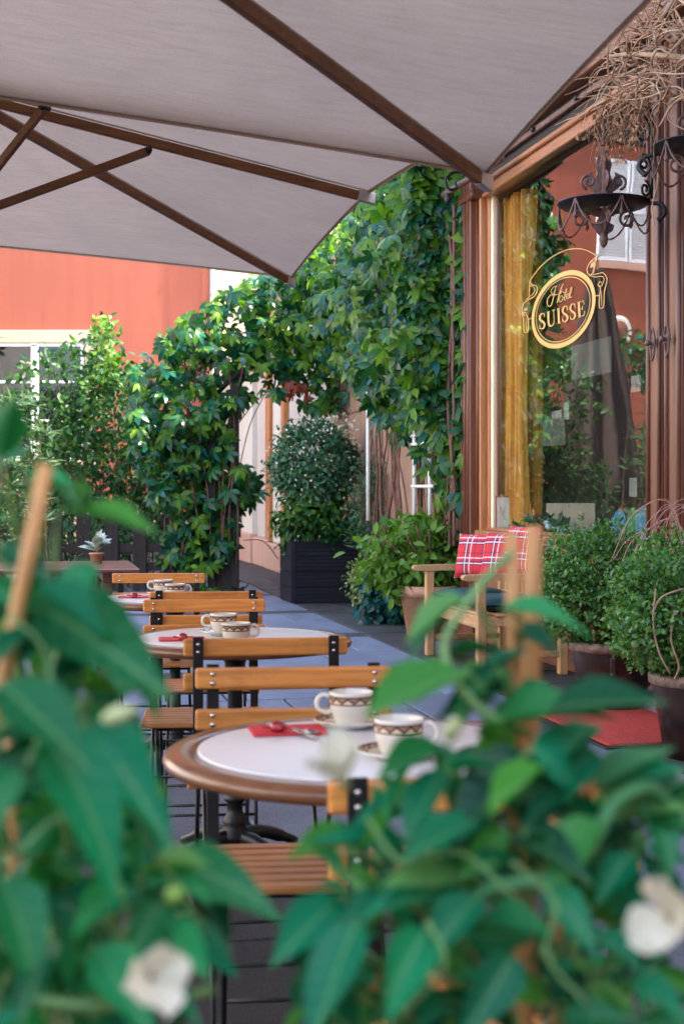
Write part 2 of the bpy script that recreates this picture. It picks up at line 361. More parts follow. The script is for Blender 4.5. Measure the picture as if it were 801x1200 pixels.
def canopy_mat():
    t = NT('grey_canvas'); v = t.coord((1, 1, 1)); wv = t.coord((5, 150, 60)); wv2 = t.coord((260, 260, 260))
    a = t.noise(wv, 1.0, 3, 0.6); b = t.noise(wv2, 1.0, 3, 0.6); big = t.noise(v, 1.6, 5, 0.6); blot = t.noise(v, 9, 4, 0.7)
    th = t.math('ADD', a, b)
    col = t.ramp(th, [(0.8, (0.345, 0.258, 0.200)), (1.0, (0.380, 0.285, 0.224)), (1.0, (0.410, 0.312, 0.248))])
    col = t.mix(0.6, col, t.ramp(big, [(0.3, (0.82, 0.80, 0.82)), (0.7, (1.1, 1.08, 1.06))]), 'MULTIPLY')
    col = t.mix(t.ramp(blot, [(0.62, (0, 0, 0)), (0.8, (0.30,)*3)]), col, (0.26, 0.23, 0.18))
    t.link(col, t.b.inputs['Base Color']); t.set(Roughness=0.9); t.bump(th, 0.2, 0.001)
    tr = t.add('ShaderNodeBsdfTranslucent'); mx = t.add('ShaderNodeMixShader'); mx.inputs[0].default_value = 0.5
    t.link(col, tr.inputs[0]); t.link(t.b.outputs[0], mx.inputs[1]); t.link(tr.outputs[0], mx.inputs[2]); t.link(mx.outputs[0], t.out.inputs[0])
    return t.m
M['canvas'] = canopy_mat()

def glass_mat(name, f0=0.06, boost=1.0, tint=(0.93, 0.95, 0.93)):
    t = NT(name); gl = t.add('ShaderNodeBsdfGlossy'); gl.inputs['Roughness'].default_value = 0.0; gl.inputs[0].default_value = (1, 1, 1, 1)
    tp = t.add('ShaderNodeBsdfTransparent'); tp.inputs[0].default_value = (*tint, 1)
    g = t.add('ShaderNodeNewGeometry'); dt = t.add('ShaderNodeVectorMath', operation='DOT_PRODUCT'); t.link(g.outputs['Normal'], dt.inputs[0]); t.link(g.outputs['Incoming'], dt.inputs[1])
    c = t.math('SUBTRACT', 1.0, t.math('ABSOLUTE', dt.outputs['Value'])); f = t.math('MINIMUM', t.math('MULTIPLY', t.math('ADD', f0, t.math('MULTIPLY', t.math('POWER', c, 5.0), 1-f0)), boost), 1.0)
    mx = t.add('ShaderNodeMixShader'); t.link(f, mx.inputs[0]); t.link(tp.outputs[0], mx.inputs[1]); t.link(gl.outputs[0], mx.inputs[2])
    v = t.coord((1, 1, 1)); n = t.noise(v, 1.3, 2); bp = t.add('ShaderNodeBump'); bp.inputs['Strength'].default_value = 0.02; bp.inputs['Distance'].default_value = 0.05
    t.link(n, bp.inputs['Height']); t.link(bp.outputs[0], gl.inputs['Normal'])
    t.link(mx.outputs[0], t.out.inputs[0]); return t.m
M['glass'] = glass_mat('plate_glass', 0.08, 1.6)
M['glassfar'] = glass_mat('window_glass', 0.05, 0.8, (0.55, 0.58, 0.6))

def band_mat():
    """brown band of beige triangles round a cup or saucer, by angle and height (object space)"""
    t = NT('triangle_border'); tc = t.add('ShaderNodeTexCoord'); uv = t.add('ShaderNodeUVMap')
    sp = t.add('ShaderNodeSeparateXYZ'); t.link(uv.outputs[0], sp.inputs[0])
    ph = t.math('MULTIPLY', sp.outputs[0], 22.0); tri = t.math('PINGPONG', ph, 1.0)
    h = sp.outputs[1]
    zz = t.math('SUBTRACT', h, t.math('ADD', t.math('MULTIPLY', tri, 0.5), 0.25))
    line = t.math('LESS_THAN', t.math('ABSOLUTE', zz), 0.11)
    edge = t.math('GREATER_THAN', t.math('ABSOLUTE', t.math('SUBTRACT', h, 0.5)), 0.34)
    dk = t.math('MAXIMUM', line, edge)
    up = t.math('GREATER_THAN', zz, 0.0)
    fill = t.mix(up, (0.80, 0.58, 0.40), (0.34, 0.20, 0.13))
    col = t.mix(dk, fill, (0.055, 0.028, 0.022)); t.link(col, t.b.inputs['Base Color']); t.set(Roughness=0.2); return t.m
M['band'] = band_mat()

def tartan_mat():
    t = NT('red_tartan'); tc = t.add('ShaderNodeTexCoord'); sp = t.add('ShaderNodeSeparateXYZ'); t.link(tc.outputs['Object'], sp.inputs[0])
    def stripes(c, per, ph, wd):
        x = t.math('FRACT', t.math('ADD', t.math('MULTIPLY', c, 1/per), ph)); return t.math('LESS_THAN', x, wd)
    col = None
    base = (0.60, 0.030, 0.040)
    x, z = sp.outputs[0], sp.outputs[2]
    nx = t.mix(t.math('MULTIPLY', stripes(x, 0.15, 0.52, 0.20), 0.65), base, (0.020, 0.018, 0.060))
    nz = t.mix(t.math('MULTIPLY', stripes(z, 0.15, 0.52, 0.20), 0.65), nx, (0.020, 0.018, 0.060))
    for c, ph, wd, cc, k in ((x, 0.46, 0.05, (0.75, 0.72, 0.72), 0.85), (x, 0.20, 0.05, (0.75, 0.72, 0.72), 0.85), (z, 0.46, 0.05, (0.75, 0.72, 0.72), 0.85), (z, 0.20, 0.05, (0.75, 0.72, 0.72), 0.85), (x, 0.95, 0.03, (0.02, 0.02, 0.07), 0.8), (z, 0.95, 0.03, (0.02, 0.02, 0.07), 0.8)):
        nz = t.mix(t.math('MULTIPLY', stripes(c, 0.15, ph, wd), k), nz, cc)
    t.link(nz, t.b.inputs['Base Color']); t.set(Roughness=0.9)
    t.bump(t.noise(t.coord((1, 1, 1)), 300, 2), 0.3, 0.002); return t.m
M['tartan'] = tartan_mat()

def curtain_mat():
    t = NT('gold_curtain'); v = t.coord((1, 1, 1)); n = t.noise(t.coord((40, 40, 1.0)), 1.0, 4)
    col = t.ramp(n, [(0.38, (0.58, 0.22, 0.020)), (0.58, (0.97, 0.44, 0.050))])  # dark and gold stripes: shade of the folds put into the cloth colour
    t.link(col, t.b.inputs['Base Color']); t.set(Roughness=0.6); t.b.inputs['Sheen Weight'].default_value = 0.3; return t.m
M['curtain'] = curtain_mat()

# ------------------------------------------------------------------ leaf templates (base at origin, tip on +Y, upper face +Z)
def leaflet(L=1.0, W=0.5, fold=0.16, bend=0.18, n=3, oy=0.0, ang=0.0, pos=0.45):
    V = []; Fs = []
    for i in range(n+1):
        t = i/n; wdt = W/2*(math.sin(math.pi*min(1, t**(0.693/-math.log(pos)))) if 0 < t < 1 else 0.0)
        y = t*L; z = -bend*L*t*t
        V += [(-wdt, y, z+fold*wdt*2), (0, y, z), (wdt, y, z+fold*wdt*2)]
    for i in range(n):
        a, b = 3*i, 3*i+3
        if i == 0: Fs += [(1, b+1, b), (1, b+2, b+1)]
        elif i == n-1: Fs += [(a, a+1, b+1), (a+1, a+2, b+1)]
        else: Fs += [(a, a+1, b+1, b), (a+1, a+2, b+2, b+1)]
    V = np.array(V, float); c, s = math.cos(ang), math.sin(ang)
    V = np.stack([V[:, 0]*c-V[:, 1]*s, V[:, 0]*s+V[:, 1]*c, V[:, 2]], 1); V[:, 1] += oy
    return V, Fs
def join_t(parts):
    V = []; Fs = []; k = 0
    for v, f in parts:
        V.append(v); Fs += [tuple(i+k for i in q) for q in f]; k += len(v)
    V = np.concatenate(V); used = sorted({i for q in Fs for i in q}); mp = {o: i for i, o in enumerate(used)}
    return V[used], [tuple(mp[i] for i in q) for q in Fs]
T_SIMPLE = join_t([leaflet(1, 0.5, n=3)])
T_SMALL = join_t([leaflet(1, 0.62, fold=0.12, bend=0.1, n=2, pos=0.5)])
T_NARROW = join_t([leaflet(1, 0.15, fold=0.2, bend=0.12, n=3)])
T_PALM = join_t([leaflet(L, 0.40, 0.10, b, 3, 0.0, a, 0.55) for L, a, b in ((1.0, 0, .42), (0.95, R(44), .46), (0.95, R(-44), .38), (0.72, R(96), .36), (0.72, R(-96), .44))])
T_PALM2 = join_t([leaflet(L, 0.42, 0.08, b, 3, 0.0, a, 0.55) for L, a, b in ((1.0, R(5), .25), (0.98, R(52), .36), (0.86, R(-40), .55), (0.68, R(108), .3), (0.78, R(-88), .4))])
T_IVY = join_t([leaflet(1, 0.85, 0.12, 0.12, 3, pos=0.35)])

def basis(t, n):
    """t tips (N,3), n normals (N,3) -> rotation matrices (N,3,3), columns x,y,z"""
    t = t/np.linalg.norm(t, axis=1, keepdims=True); x = np.cross(t, n); l = np.linalg.norm(x, axis=1, keepdims=True)
    x = np.where(l > 1e-6, x/np.maximum(l, 1e-9), np.array([1.0, 0, 0])); z = np.cross(x, t)
    return np.stack([x, t, z], 2)
def cloud(name, tmpl, P, T, Nn, S, mat, parent=None, smooth=True):
    """one mesh of many leaves"""
    V, Fs = tmpl; N = len(P); B = basis(np.asarray(T, float), np.asarray(Nn, float))
    W = np.einsum('nij,kj->nki', B, V)*np.asarray(S)[:, None, None]+np.asarray(P)[:, None, :]
    k = len(V); verts = W.reshape(-1, 3); lt = np.array([len(f) for f in Fs]); flat = np.array([i for f in Fs for i in f])
    me = bpy.data.meshes.new(name); me.vertices.add(N*k); me.vertices.foreach_set('co', verts.ravel().astype(np.float32))
    loops = (flat[None, :]+(np.arange(N)*k)[:, None]).ravel(); me.loops.add(len(loops)); me.loops.foreach_set('vertex_index', loops.astype(np.int32))
    tot = np.tile(lt, N); st = np.concatenate([[0], np.cumsum(tot)[:-1]]); me.polygons.add(len(tot))
    me.polygons.foreach_set('loop_start', st.astype(np.int32)); me.polygons.foreach_set('loop_total', tot.astype(np.int32))
    me.update(calc_edges=True); me.validate()
    if smooth: me.polygons.foreach_set('use_smooth', np.ones(len(tot), bool))
    me.materials.append(mat); o = inst(name, me, parent); return o
def tmesh(name, tmpl, mat):
    V, Fs = tmpl; me = bpy.data.meshes.new(name); me.from_pydata([tuple(v) for v in V], [], Fs); me.update()
    me.polygons.foreach_set('use_smooth', np.ones(len(Fs), bool)); me.materials.append(mat); return me
def leaf_objects(name, meshes, P, T, Nn, S, parent):
    B = basis(np.asarray(T, float), np.asarray(Nn, float))
    for i in range(len(P)):
        m = Matrix.Identity(4)
        for r in range(3):
            for c in range(3): m[r][c] = B[i, r, c]*S[i]
            m[r][3] = P[i][r]
        inst(name, meshes[i % len(meshes)], parent, m)
def rnd_unit(N):
    v = RNG.normal(size=(N, 3)); return v/np.linalg.norm(v, axis=1, keepdims=True)
def in_poly(p, poly):
    x, y = p; c = False; j = len(poly)-1
    for i in range(len(poly)):
        xi, yi = poly[i]; xj, yj = poly[j]
        if (yi > y) != (yj > y) and x < (xj-xi)*(y-yi)/(yj-yi)+xi: c = not c
        j = i
    return c
def poly_points(poly, N):
    xs = [p[0] for p in poly]; ys = [p[1] for p in poly]; out = []
    while len(out) < N:
        p = (RNG.uniform(min(xs), max(xs)), RNG.uniform(min(ys), max(ys)))
        if in_poly(p, poly): out.append(p)
    return np.array(out)
def lumpy(c, rad, N, k, leaf, spread, droop=0.2, seed=0, inner=0.55, cut=None, lobe=0.22):
    """leaf positions, tips and normals of a crown made of k-leaf twigs: uneven outline, gaps and clumps"""
    g = np.random.default_rng(seed); d = g.normal(size=(N, 3)); d /= np.linalg.norm(d, axis=1, keepdims=True)
    ph = g.uniform(0, 6.28, (5, 3)); fr = g.uniform(1.5, 5.0, (5, 3)); lob = sum(np.sin((d*fr[i]+ph[i]).sum(1)*1.7) for i in range(5))/5
    r = (inner+(1-inner)*g.uniform(0, 1, N)**0.5)*(1+lobe*lob)
    C = np.asarray(c)+d*r[:, None]*np.asarray(rad)
    P = np.repeat(C, k, 0)+g.normal(size=(N*k, 3))*spread; D = np.repeat(d, k, 0)
    T = D*0.6+g.normal(size=(N*k, 3))*0.6+np.array([0, 0, -droop]); Nn = D*0.8+np.array([0, 0, 0.6])+g.normal(size=(N*k, 3))*0.45
    S = leaf*g.uniform(0.6, 1.25, N*k); ok = np.ones(N*k, bool)
    if cut is not None: ok = cut(P)
    return P[ok], T[ok], Nn[ok], S[ok]

# ================================================================== THE GROUND
g = MB(); g.box(-120, 120, -60, 180, -0.5, -0.012); tag(g.build('ground', M['asphalt']), 'dark speckled asphalt ground of the street', kind='structure')
pav = froot('pavement'); tag(pav, 'grey granite slab pavement of the pedestrian street', kind='structure')
def slabmesh(lu, lw, mat):
    b = MB(); b.box(-lu/2, lu/2, -lw/2, lw/2, -0.04, 0.0, 0.006); return b.mesh('slab', mat)
SL, SW = 1.02, 0.66
sm_ = slabmesh(SL-0.014, SW-0.014, M['slab']); sn_ = slabmesh(SL-0.014, SW-0.014, M['shadeslab']); dm_ = slabmesh(0.62-0.02, 0.42-0.02, M['sett']); bm_ = slabmesh(0.34-0.014, 0.33-0.014, M['sett'])
def put(mesh, u, n, rz=0.0, dz=0.0):
    m = Matrix.Translation((u, N0-n, 0.012+dz)) @ Matrix.Rotation(rz, 4, 'Z') @ Matrix.Rotation(random.gauss(0, 0.0025), 4, 'X'); return inst('slab', mesh, pav, m)
u = 1.3; row = 0
while u < 19.5:
    n = 2.76-SW/2-(SW/2 if row % 2 else 0); 
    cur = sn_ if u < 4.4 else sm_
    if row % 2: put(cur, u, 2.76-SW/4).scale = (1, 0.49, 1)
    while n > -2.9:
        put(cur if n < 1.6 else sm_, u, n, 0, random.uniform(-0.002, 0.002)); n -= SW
    row += 1; u += SL
    if row % 2 == 0 and u > 6:
        n = 2.76-0.165
        while n > -2.5: put(bm_, u-SL/2+0.17, n, 0, -0.003); n -= 0.33
        u += 0.34
u = 3.0
while u < 20:
    for k, n in enumerate((2.98, 3.40)): put(dm_, u+(0.31 if k else 0), n, 0, random.uniform(-0.006, 0.0))
    u += 0.62
far = MB(); far.box(19.4, 34, -2.0, 9, -0.06, 0.006); far.build('paving', M['sett'], pav)

P_FALL = np.array([tuple(Uv*RNG.uniform(2, 18)+Nv*RNG.uniform(-1.6, 3.4)+Vector((0, 0, .017))) for _ in range(150)])
# ================================================================== THE HOTEL
hotel = froot('hotel_building'); tag(hotel, 'brown timber shopfront with a big plate glass window and carved posts', 'building')
b = MB(); b.box(-9, 11.9, -8, -0.02, 4.45, 8.4); b.build('wall', M['brownstone'], hotel)
b = MB(); b.box(-9, 5.9, -0.5, -0.02, 0, 4.45); b.box(11.86, 11.9, -8, -0.03, 0, 4.45); b.build('wall', M['brownstone'], hotel)
b = MB(); b.box(-9.3, 12.2, -8.2, 0.35, 8.4, 8.6); b.build('roof', M['roofdark'], hotel)
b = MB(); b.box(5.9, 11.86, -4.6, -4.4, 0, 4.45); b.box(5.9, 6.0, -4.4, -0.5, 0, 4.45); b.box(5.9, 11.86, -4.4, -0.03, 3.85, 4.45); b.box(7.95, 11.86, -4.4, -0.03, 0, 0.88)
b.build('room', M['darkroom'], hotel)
# plinth with raised panels, sill
b = MB(); b.box(7.95, 11.1, -0.03, 0.05, 0, 0.86, 0.004); b.build('plinth', M['facwoodx'], hotel)
for k in range(4):
    b = MB(); b.box(8.1+k*0.75, 8.72+k*0.75, 0.045, 0.075, 0.16, 0.72, 0.015); b.build('panel', M['facwoodx'], hotel)
b = MB(); b.box(7.95, 11.1, -0.08, 0.12, 0.86, 0.92, 0.012, 2); b.build('sill', M['framewoodx'], hotel)
# window frame
WU0, WU1, WZ0, WZ1 = 7.75, fac(576, 400).x-0.002, 0.94, 3.62
wf = MB(); wf.box(WU0-0.06, WU0, -0.05, 0.07, 0.92, 3.78, 0.012, 2); wf.build('window_jamb', M['framewood'], hotel)
wf = MB(); wf.box(WU0, WU1, -0.05, 0.07, WZ1, 3.74, 0.012, 2); wf.box(WU0, WU1, 0.071, 0.10, 3.70, 3.74, 0.008); wf.box(WU0, WU1, 0.02, 0.085, WZ1-0.012, WZ1+0.02, 0.006)
wf.build('window_head', M['framewoodx'], hotel)
wf = MB(); wf.box(WU0, WU1, -0.05, 0.06, 0.92, WZ0, 0.005); wf.build('window_rail', M['framewoodx'], hotel)
wf = MB(); wf.box(WU1-0.05, WU1-0.002, -0.03, 0.010, WZ0, WZ1, 0.004); wf.build('glazing_bead', M['frameglint'], hotel)
wf = MB(); wf.face([(WU0, 0, WZ0), (WU1-0.035, 0, WZ0), (WU1-0.035, 0, WZ1), (WU0, 0, WZ1)]); wf.build('window_pane', M['glass'], hotel)
# left pilaster: stepped boards and mouldings
def fo(px, out): return fac(px, 420, out).x
# each board starts where its near side face leaves the board before it
prev = 0.0; ends_ = [(576, .025, 'framewood'), (570, .080, 'framewood'), (557, .130, 'facwood')]
us = [fo(p, o_) for (p, _, _), o_ in zip(ends_, (0.0, .025, .080))]+[fo(541, .130)]
for k, (_, out, mt) in enumerate(ends_):
    b = MB(); b.box(us[k], us[k+1]-0.002, -0.05, out, 0, 3.80, 0.010, 2); b.build('pilaster_board', M[mt], hotel)
for u_, out in ((us[1]+.05, .083), (us[2]+.03, .132), (us[2]+.12, .132), (us[3]-.08, .132), (us[3]-.02, .132)):
    b = MB(); b.tube([(u_, out, 0.3), (u_, out, 3.78)], 0.016, 8); b.build('moulding', M['facwood'], hotel)
b = MB(); b.box(us[1]-.01, us[3]+.02, -0.04, 0.16, 0, 0.3, 0.015); b.build('pilaster_base', M['facwood'], hotel)
b = MB(); b.box(us[1]-.01, us[3]+.02, -0.04, 0.16, 3.62, 3.70, 0.02, 2); b.build('pilaster_cap', M['facwood'], hotel)
b = MB(); b.box(us[3]-0.01, 11.95, -0.06, 0.02, 0, 4.4); b.build('wall_return', M['brownstone'], hotel)
# right posts between window and door
PR = [(757, 774, .10), (778.5, 797, .12), (798, 822, .05)]
for (pa, pb_, out) in PR:
    b = MB(); b.box(fo(pb_, out), fo(pa, out), -0.05, out, 0, 3.80, 0.014, 2); b.build('door_post', M['facwood'], hotel)
b = MB(); b.box(fo(780, .1), fo(772, .1), -0.05, 0.02, 0, 3.8); b.build('door_post', M['roofdark'], hotel)
for px, out, r in ((759.5, .102, .016), (772, .102, .016), (781, .122, .017), (795, .122, .017), (805, .052, .017)):
    b = MB(); b.tube([(fo(px, out), out, 0.1), (fo(px, out), out, 3.78)], r, 8); b.build('moulding', M['facwood'], hotel)
for px, py, out in ((766, 402, 0.125), (783, 397, 0.145)):
    c = fac(px, py, out); e = MB(); e.M = Matrix.Translation(c) @ Matrix.Rotation(R(-90), 4, 'X')
    e.lathe([(0, 0.0), (0.030, 0.0), (0.034, 0.008), (0.026, 0.014), (0.012, 0.016), (0.012, 0.030), (0.020, 0.040), (0.016, 0.052), (0, 0.056)], seg=14)
    e.M = Matrix.Translation(c); e.tube(bez([(0, .01, .085), (.02, .012, .06), (.03, .01, .02), (.025, .01, -.04), (0, .012, -.10), (-.025, .01, -.04), (-.03, .01, .02), (-.02, .012, .06), (0, .01, .085)], 4), 0.007, 5)
    e.build('escutcheon', M['rust'], hotel)
# door leaf beyond the posts
d = MB(); d.box(6.0, 7.02, -0.12, -0.04, 0.1, 2.6, 0.01); d.box(6.0, 7.15, -0.12, -0.02, 2.6, 3.8, 0.01); dr = d.build('door', M['facwood'], hotel)
d = MB(); d.box(6.2, 6.95, -0.04, -0.02, 0.25, 1.0, 0.012); d.box(6.2, 6.95, -0.04, -0.02, 1.15, 2.45, 0.012); d.build('door_panel', M['framewood'], dr)
d = MB(); d.box(5.9, 7.6, -0.05, 0.32, 0, 0.10, 0.01); d.build('door_step', M['slab'], hotel)
# head: rail groove, track, fascia, eave with dentils
b = MB(); b.box(5.9, 11.9, -0.05, 0.03, 3.78, 3.95); b.build('groove', M['roofdark'], hotel)
b = MB(); b.box(5.9, 12.0, 0.035, 0.075, 3.84, 3.885, 0.006)
b.build('awning_track', M['rust'], hotel)
for k in range(7):
    b = MB(); b.M = Matrix.Translation((6.4+k*0.85, 0.085, 3.862)) @ Matrix.Rotation(R(-90), 4, 'X'); b.lathe([(0, 0), (0.022, 0), (0.022, 0.012), (0, 0.02)], seg=10); b.build('track_bolt', M['iron'], hotel)
b = MB(); b.box(5.9, 11.95, -0.05, 0.17, 3.93, 4.03, 0.02, 2); b.box(5.9, 11.95, -0.05, 0.13, 4.03, 4.26, 0.006); b.box(5.9, 11.98, -0.05, 0.20, 4.26, 4.34, 0.025, 2)
b.build('fascia', M['facwoodx'], hotel)
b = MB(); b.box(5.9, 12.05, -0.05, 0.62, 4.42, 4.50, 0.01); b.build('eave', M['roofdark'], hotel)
for k in range(26):
    b = MB(); b.box(6.0+k*0.235, 6.11+k*0.235, 0.05, 0.52, 4.342, 4.42, 0.008); b.build('dentil', M['facwoodx'], hotel)
# iron hook at the left post
b = MB(); c = fac(547, 218, 0.22); b.M = Matrix.Translation(c)
b.tube(bez([(0, -.05, .10), (0, .10, .11), (0, .18, .05), (0, .15, -.03), (0, .09, -.02), (0, .10, .03)], 5), 0.012, 6)
b.lathe([(0.0, -.10), (.022, -.08), (.03, -.05), (.02, -.01), (0, 0)], (0, .16, -.06), 10); b.build('lantern_hook', M['iron'], hotel)
b = MB(); c = fac(545, 210, 0.28); b.tube([c+Vector((.6, 0, 0)), c+Vector((-.75, -.05, 0))], 0.028, 8); b.build('curtain_pole', M['rust'], hotel)

# ---- gold emblem painted on the pane (traced in the plane of the glass)
OUT = 0.006
def conv(p):
    q = fac(p[0], p[1], 0.0); return Vector((q.x, OUT, q.z))
def zp(X, Y): return (600+X/6.162, 270+Y/6.162)
em = MB()
cen = fac(660.9, 362.3); ul = fac(625.0, 372); ur = fac(696.5, 352); ax = (ul.x-ur.x)/2; cu = (ul.x+ur.x)/2; az = 0.247
for (sx, wd) in ((1.0, 0.044), (0.885, 0.008)):
    n = 72; th = [2*math.pi*i/n for i in range(n+1)]
    prev = None
    for t in th:
        k = wd/2
        o_ = em.bm.verts.new((cu+(ax*sx+k*1.3)*math.cos(t), OUT, cen.z+(az*sx+k*0.75)*math.sin(t)))
        i_ = em.bm.verts.new((cu+(ax*sx-k*1.3)*math.cos(t), OUT, cen.z+(az*sx-k*0.75)*math.sin(t)))
        if prev: em.bm.faces.new((prev[0], o_, i_, prev[1]))
        prev = (o_, i_)
W1 = 0.9
def stroke(pts, wd, smooth=True, n=7):
    p = [zp(*q) for q in pts]; p = bez(p, n) if smooth else p
    if hasattr(wd, '__len__'):
        wd = list(np.interp(np.linspace(0, 1, len(p)), np.linspace(0, 1, len(wd)), wd))
    em.ribbon([q[:2] for q in p], [.78*q for q in wd] if hasattr(wd, '__len__') else .78*wd, conv)
stroke([(130, 365), (200, 270), (300, 185), (400, 140), (480, 130), (550, 145), (617, 182)], 1.1)
stroke([(617, 182), (600, 240), (585, 305)], 0.9); stroke([(610, 190), (560, 240), (545, 290), (565, 318), (620, 312), (660, 305), (685, 335), (688, 370), (670, 440), (668, 500), (662, 552), (635, 556), (634, 500), (640, 430), (636, 395)], 1.1)
stroke([(560, 325), (610, 335), (650, 330), (668, 350), (655, 390), (640, 405), (625, 390), (640, 368), (652, 380)], 0.9)
stroke([(595, 470), (632, 470)], 1.2, False); stroke([(575, 315), (597, 290), (605, 200)], 0.7)
stroke([(648, 440), (650, 540)], 0.7)
stroke([(130, 365), (150, 392), (180, 402), (184, 435), (160, 478), (120, 500), (85, 530), (75, 575), (84, 640), (88, 700), (92, 733), (116, 728), (122, 660), (110, 610), (96, 590), (84, 600), (98, 618)], 1.1)
stroke([(128, 395), (160, 410), (166, 440), (140, 470), (100, 500)], 0.8); stroke([(130, 370), (126, 470)], 0.9, False); stroke([(104, 640), (104, 715)], 0.7)
stroke([(122, 640), (145, 632)], 1.1, False)
# SUISSE in seriffed capitals: unit letters mapped onto the baseline
bl0, bl1 = zp(200, 716), zp(533, 612); th0, th1 = zp(196, 606), zp(528, 502)
def tx(x, y):  # x 0..1 along the word, y 0..1 cap height
    lo = Vector(bl0).lerp(Vector(bl1), x); hi = Vector(th0).lerp(Vector(th1), x); return tuple(lo.lerp(hi, y))
def letter(strokes, x0, wd):
    for pts, ws, sm in strokes:
        p = [tx(x0+wd*a, c) for a, c in pts]
        if sm: p = bez(p, 6)
        if hasattr(ws, '__len__'): ws = list(np.interp(np.linspace(0, 1, len(p)), np.linspace(0, 1, len(ws)), ws))
        em.ribbon([q[:2] for q in p], ws, conv)
TK, TN = 2.3, 0.75
S_ = [([(.88, .74), (.80, .92), (.52, 1.0), (.22, .90), (.14, .72), (.32, .56), (.66, .42), (.86, .26), (.76, .07), (.46, 0.0), (.18, .08), (.08, .28)], [TN, TN, 1.4, TK, TK, TK, TK, 1.5, TN, TN], True), ([(.90, .70), (.90, .98)], TN, False), ([(.07, .02), (.07, .31)], TN, False)]
U_ = [([(.20, 1), (.20, .35), (.28, .08), (.52, .0), (.74, .10), (.80, .36), (.80, 1)], [TK, TK, TK, 1.4, TN, TN, TN], True), ([(.02, .98), (.38, .98)], TN, False), ([(.64, .98), (.96, .98)], TN, False)]
I_ = [([(.5, 0), (.5, 1)], TK, False), ([(.1, .98), (.9, .98)], TN, False), ([(.1, .02), (.9, .02)], TN, False)]
E_ = [([(.28, 0), (.28, 1)], TK, False), ([(.06, .98), (.86, .98), (.88, .74)], TN, False), ([(.06, .02), (.88, .02), (.93, .30)], TN, False), ([(.28, .52), (.66, .52)], TN, False), ([(.66, .38), (.66, .66)], TN, False)]
for L_, x0, wd in ((S_, 0.0, .135), (U_, .165, .20), (I_, .385, .085), (S_, .50, .135), (S_, .665, .135), (E_, .825, .175)): letter(L_, x0, wd)
# Hôtel in script
for pts, ws in (([(330, 400), (300, 410), (285, 440), (300, 460)], .8), ([(318, 405), (305, 470), (290, 530), (272, 548), (258, 530), (262, 490), (290, 462), (330, 462)], [.8, 1.4, 1.2, .7]),
                ([(372, 385), (350, 440), (335, 500), (328, 525)], [.8, 1.5, .9]), ([(290, 470), (330, 462), (360, 450)], .7),
                ([(358, 470), (344, 495), (348, 515), (364, 505), (370, 480), (358, 470)], [.8, 1.2, .8]), ([(352, 452), (364, 436), (374, 448)], .8),
                ([(398, 420), (384, 470), (380, 500), (392, 500)], [1.2, 1.2, .7]), ([(375, 448), (408, 438)], .7), ([(396, 482), (412, 470), (408, 455), (396, 470), (398, 492), (416, 484)], [.7, .8, 1.2, .8]),
                ([(416, 484), (432, 440), (436, 410), (426, 420), (418, 470), (426, 484), (440, 470)], [.7, .8, 1.2, .8])):
    stroke(pts, ws)
em.build('emblem', M['gold'], hotel)

# ================================================================== BUILDINGS BEHIND
vb = froot('garden_building'); tag(vb, 'brown stone wall almost hidden under the climbing creeper', 'wall')
b = MB(); b.box(11.95, 17.7, -3, -0.07, 0, 4.3); b.build('wall', M['brownstone'], vb)
for k in range(5):
    for j in range(3):
        u0 = 15.2+j*0.82+(0.4 if k % 2 else 0); b = MB(); b.box(u0, min(17.68, u0+0.80), -0.09, -0.05, 0.3+k*0.62, 0.3+k*0.62+0.605, 0.01); b.build('stone', M['brownstone'], vb)
pb = froot('pale_shop_building'); tag(pb, 'pale pink rendered shop beyond the leafy arch with brown wooden door frame', 'building')
b = MB(); b.box(17.75, 29.9, -4, -0.09, 0, 3.5); b.build('wall', M['pale'], pb)
def fu(px, out=-0.07): return fac(px, 600, out).x
def strip(name, pxa, pxb, z0, z1, o0, o1, mt, bev=0.01):
    ua, ub = sorted((fu(pxa), fu(pxb))); q = MB(); q.box(ua, ub, o0, o1, z0, z1, bev); return q.build(name, mt, pb)
strip('pilaster', 286, 301, 0.5, 3.3, -0.1, 0.02, M['palebright'])
strip('pilaster', 266, 274, 0.5, 3.3, -0.1, 0.0, M['palebright'])
strip('base', 262, 301.5, 0, 0.52, -0.1, 0.06, M['pinkbase'], 0.02)
strip('base', 301.5, 318, 0, 0.46, -0.1, 0.02, M['pinkbase'], 0.02); strip('base', 318, 352, 0, 0.42, -0.1, 0.05, M['pinkbase'], 0.02)
strip('shop_panel', 302, 315, 0.47, 3.2, -0.1, -0.06, M['pale'])
strip('door_frame', 315.5, 320, 0.43, 3.2, -0.1, 0.0, M['framewood'])
strip('shop_panel', 321, 333, 0.43, 3.2, -0.1, -0.05, M['palebright']); strip('door_frame', 334, 337, 0.43, 3.2, -0.1, 0.0, M['framewood'])
strip('cornice', 262, 380, 3.3, 3.5, -0.1, 0.14, M['palebright'])

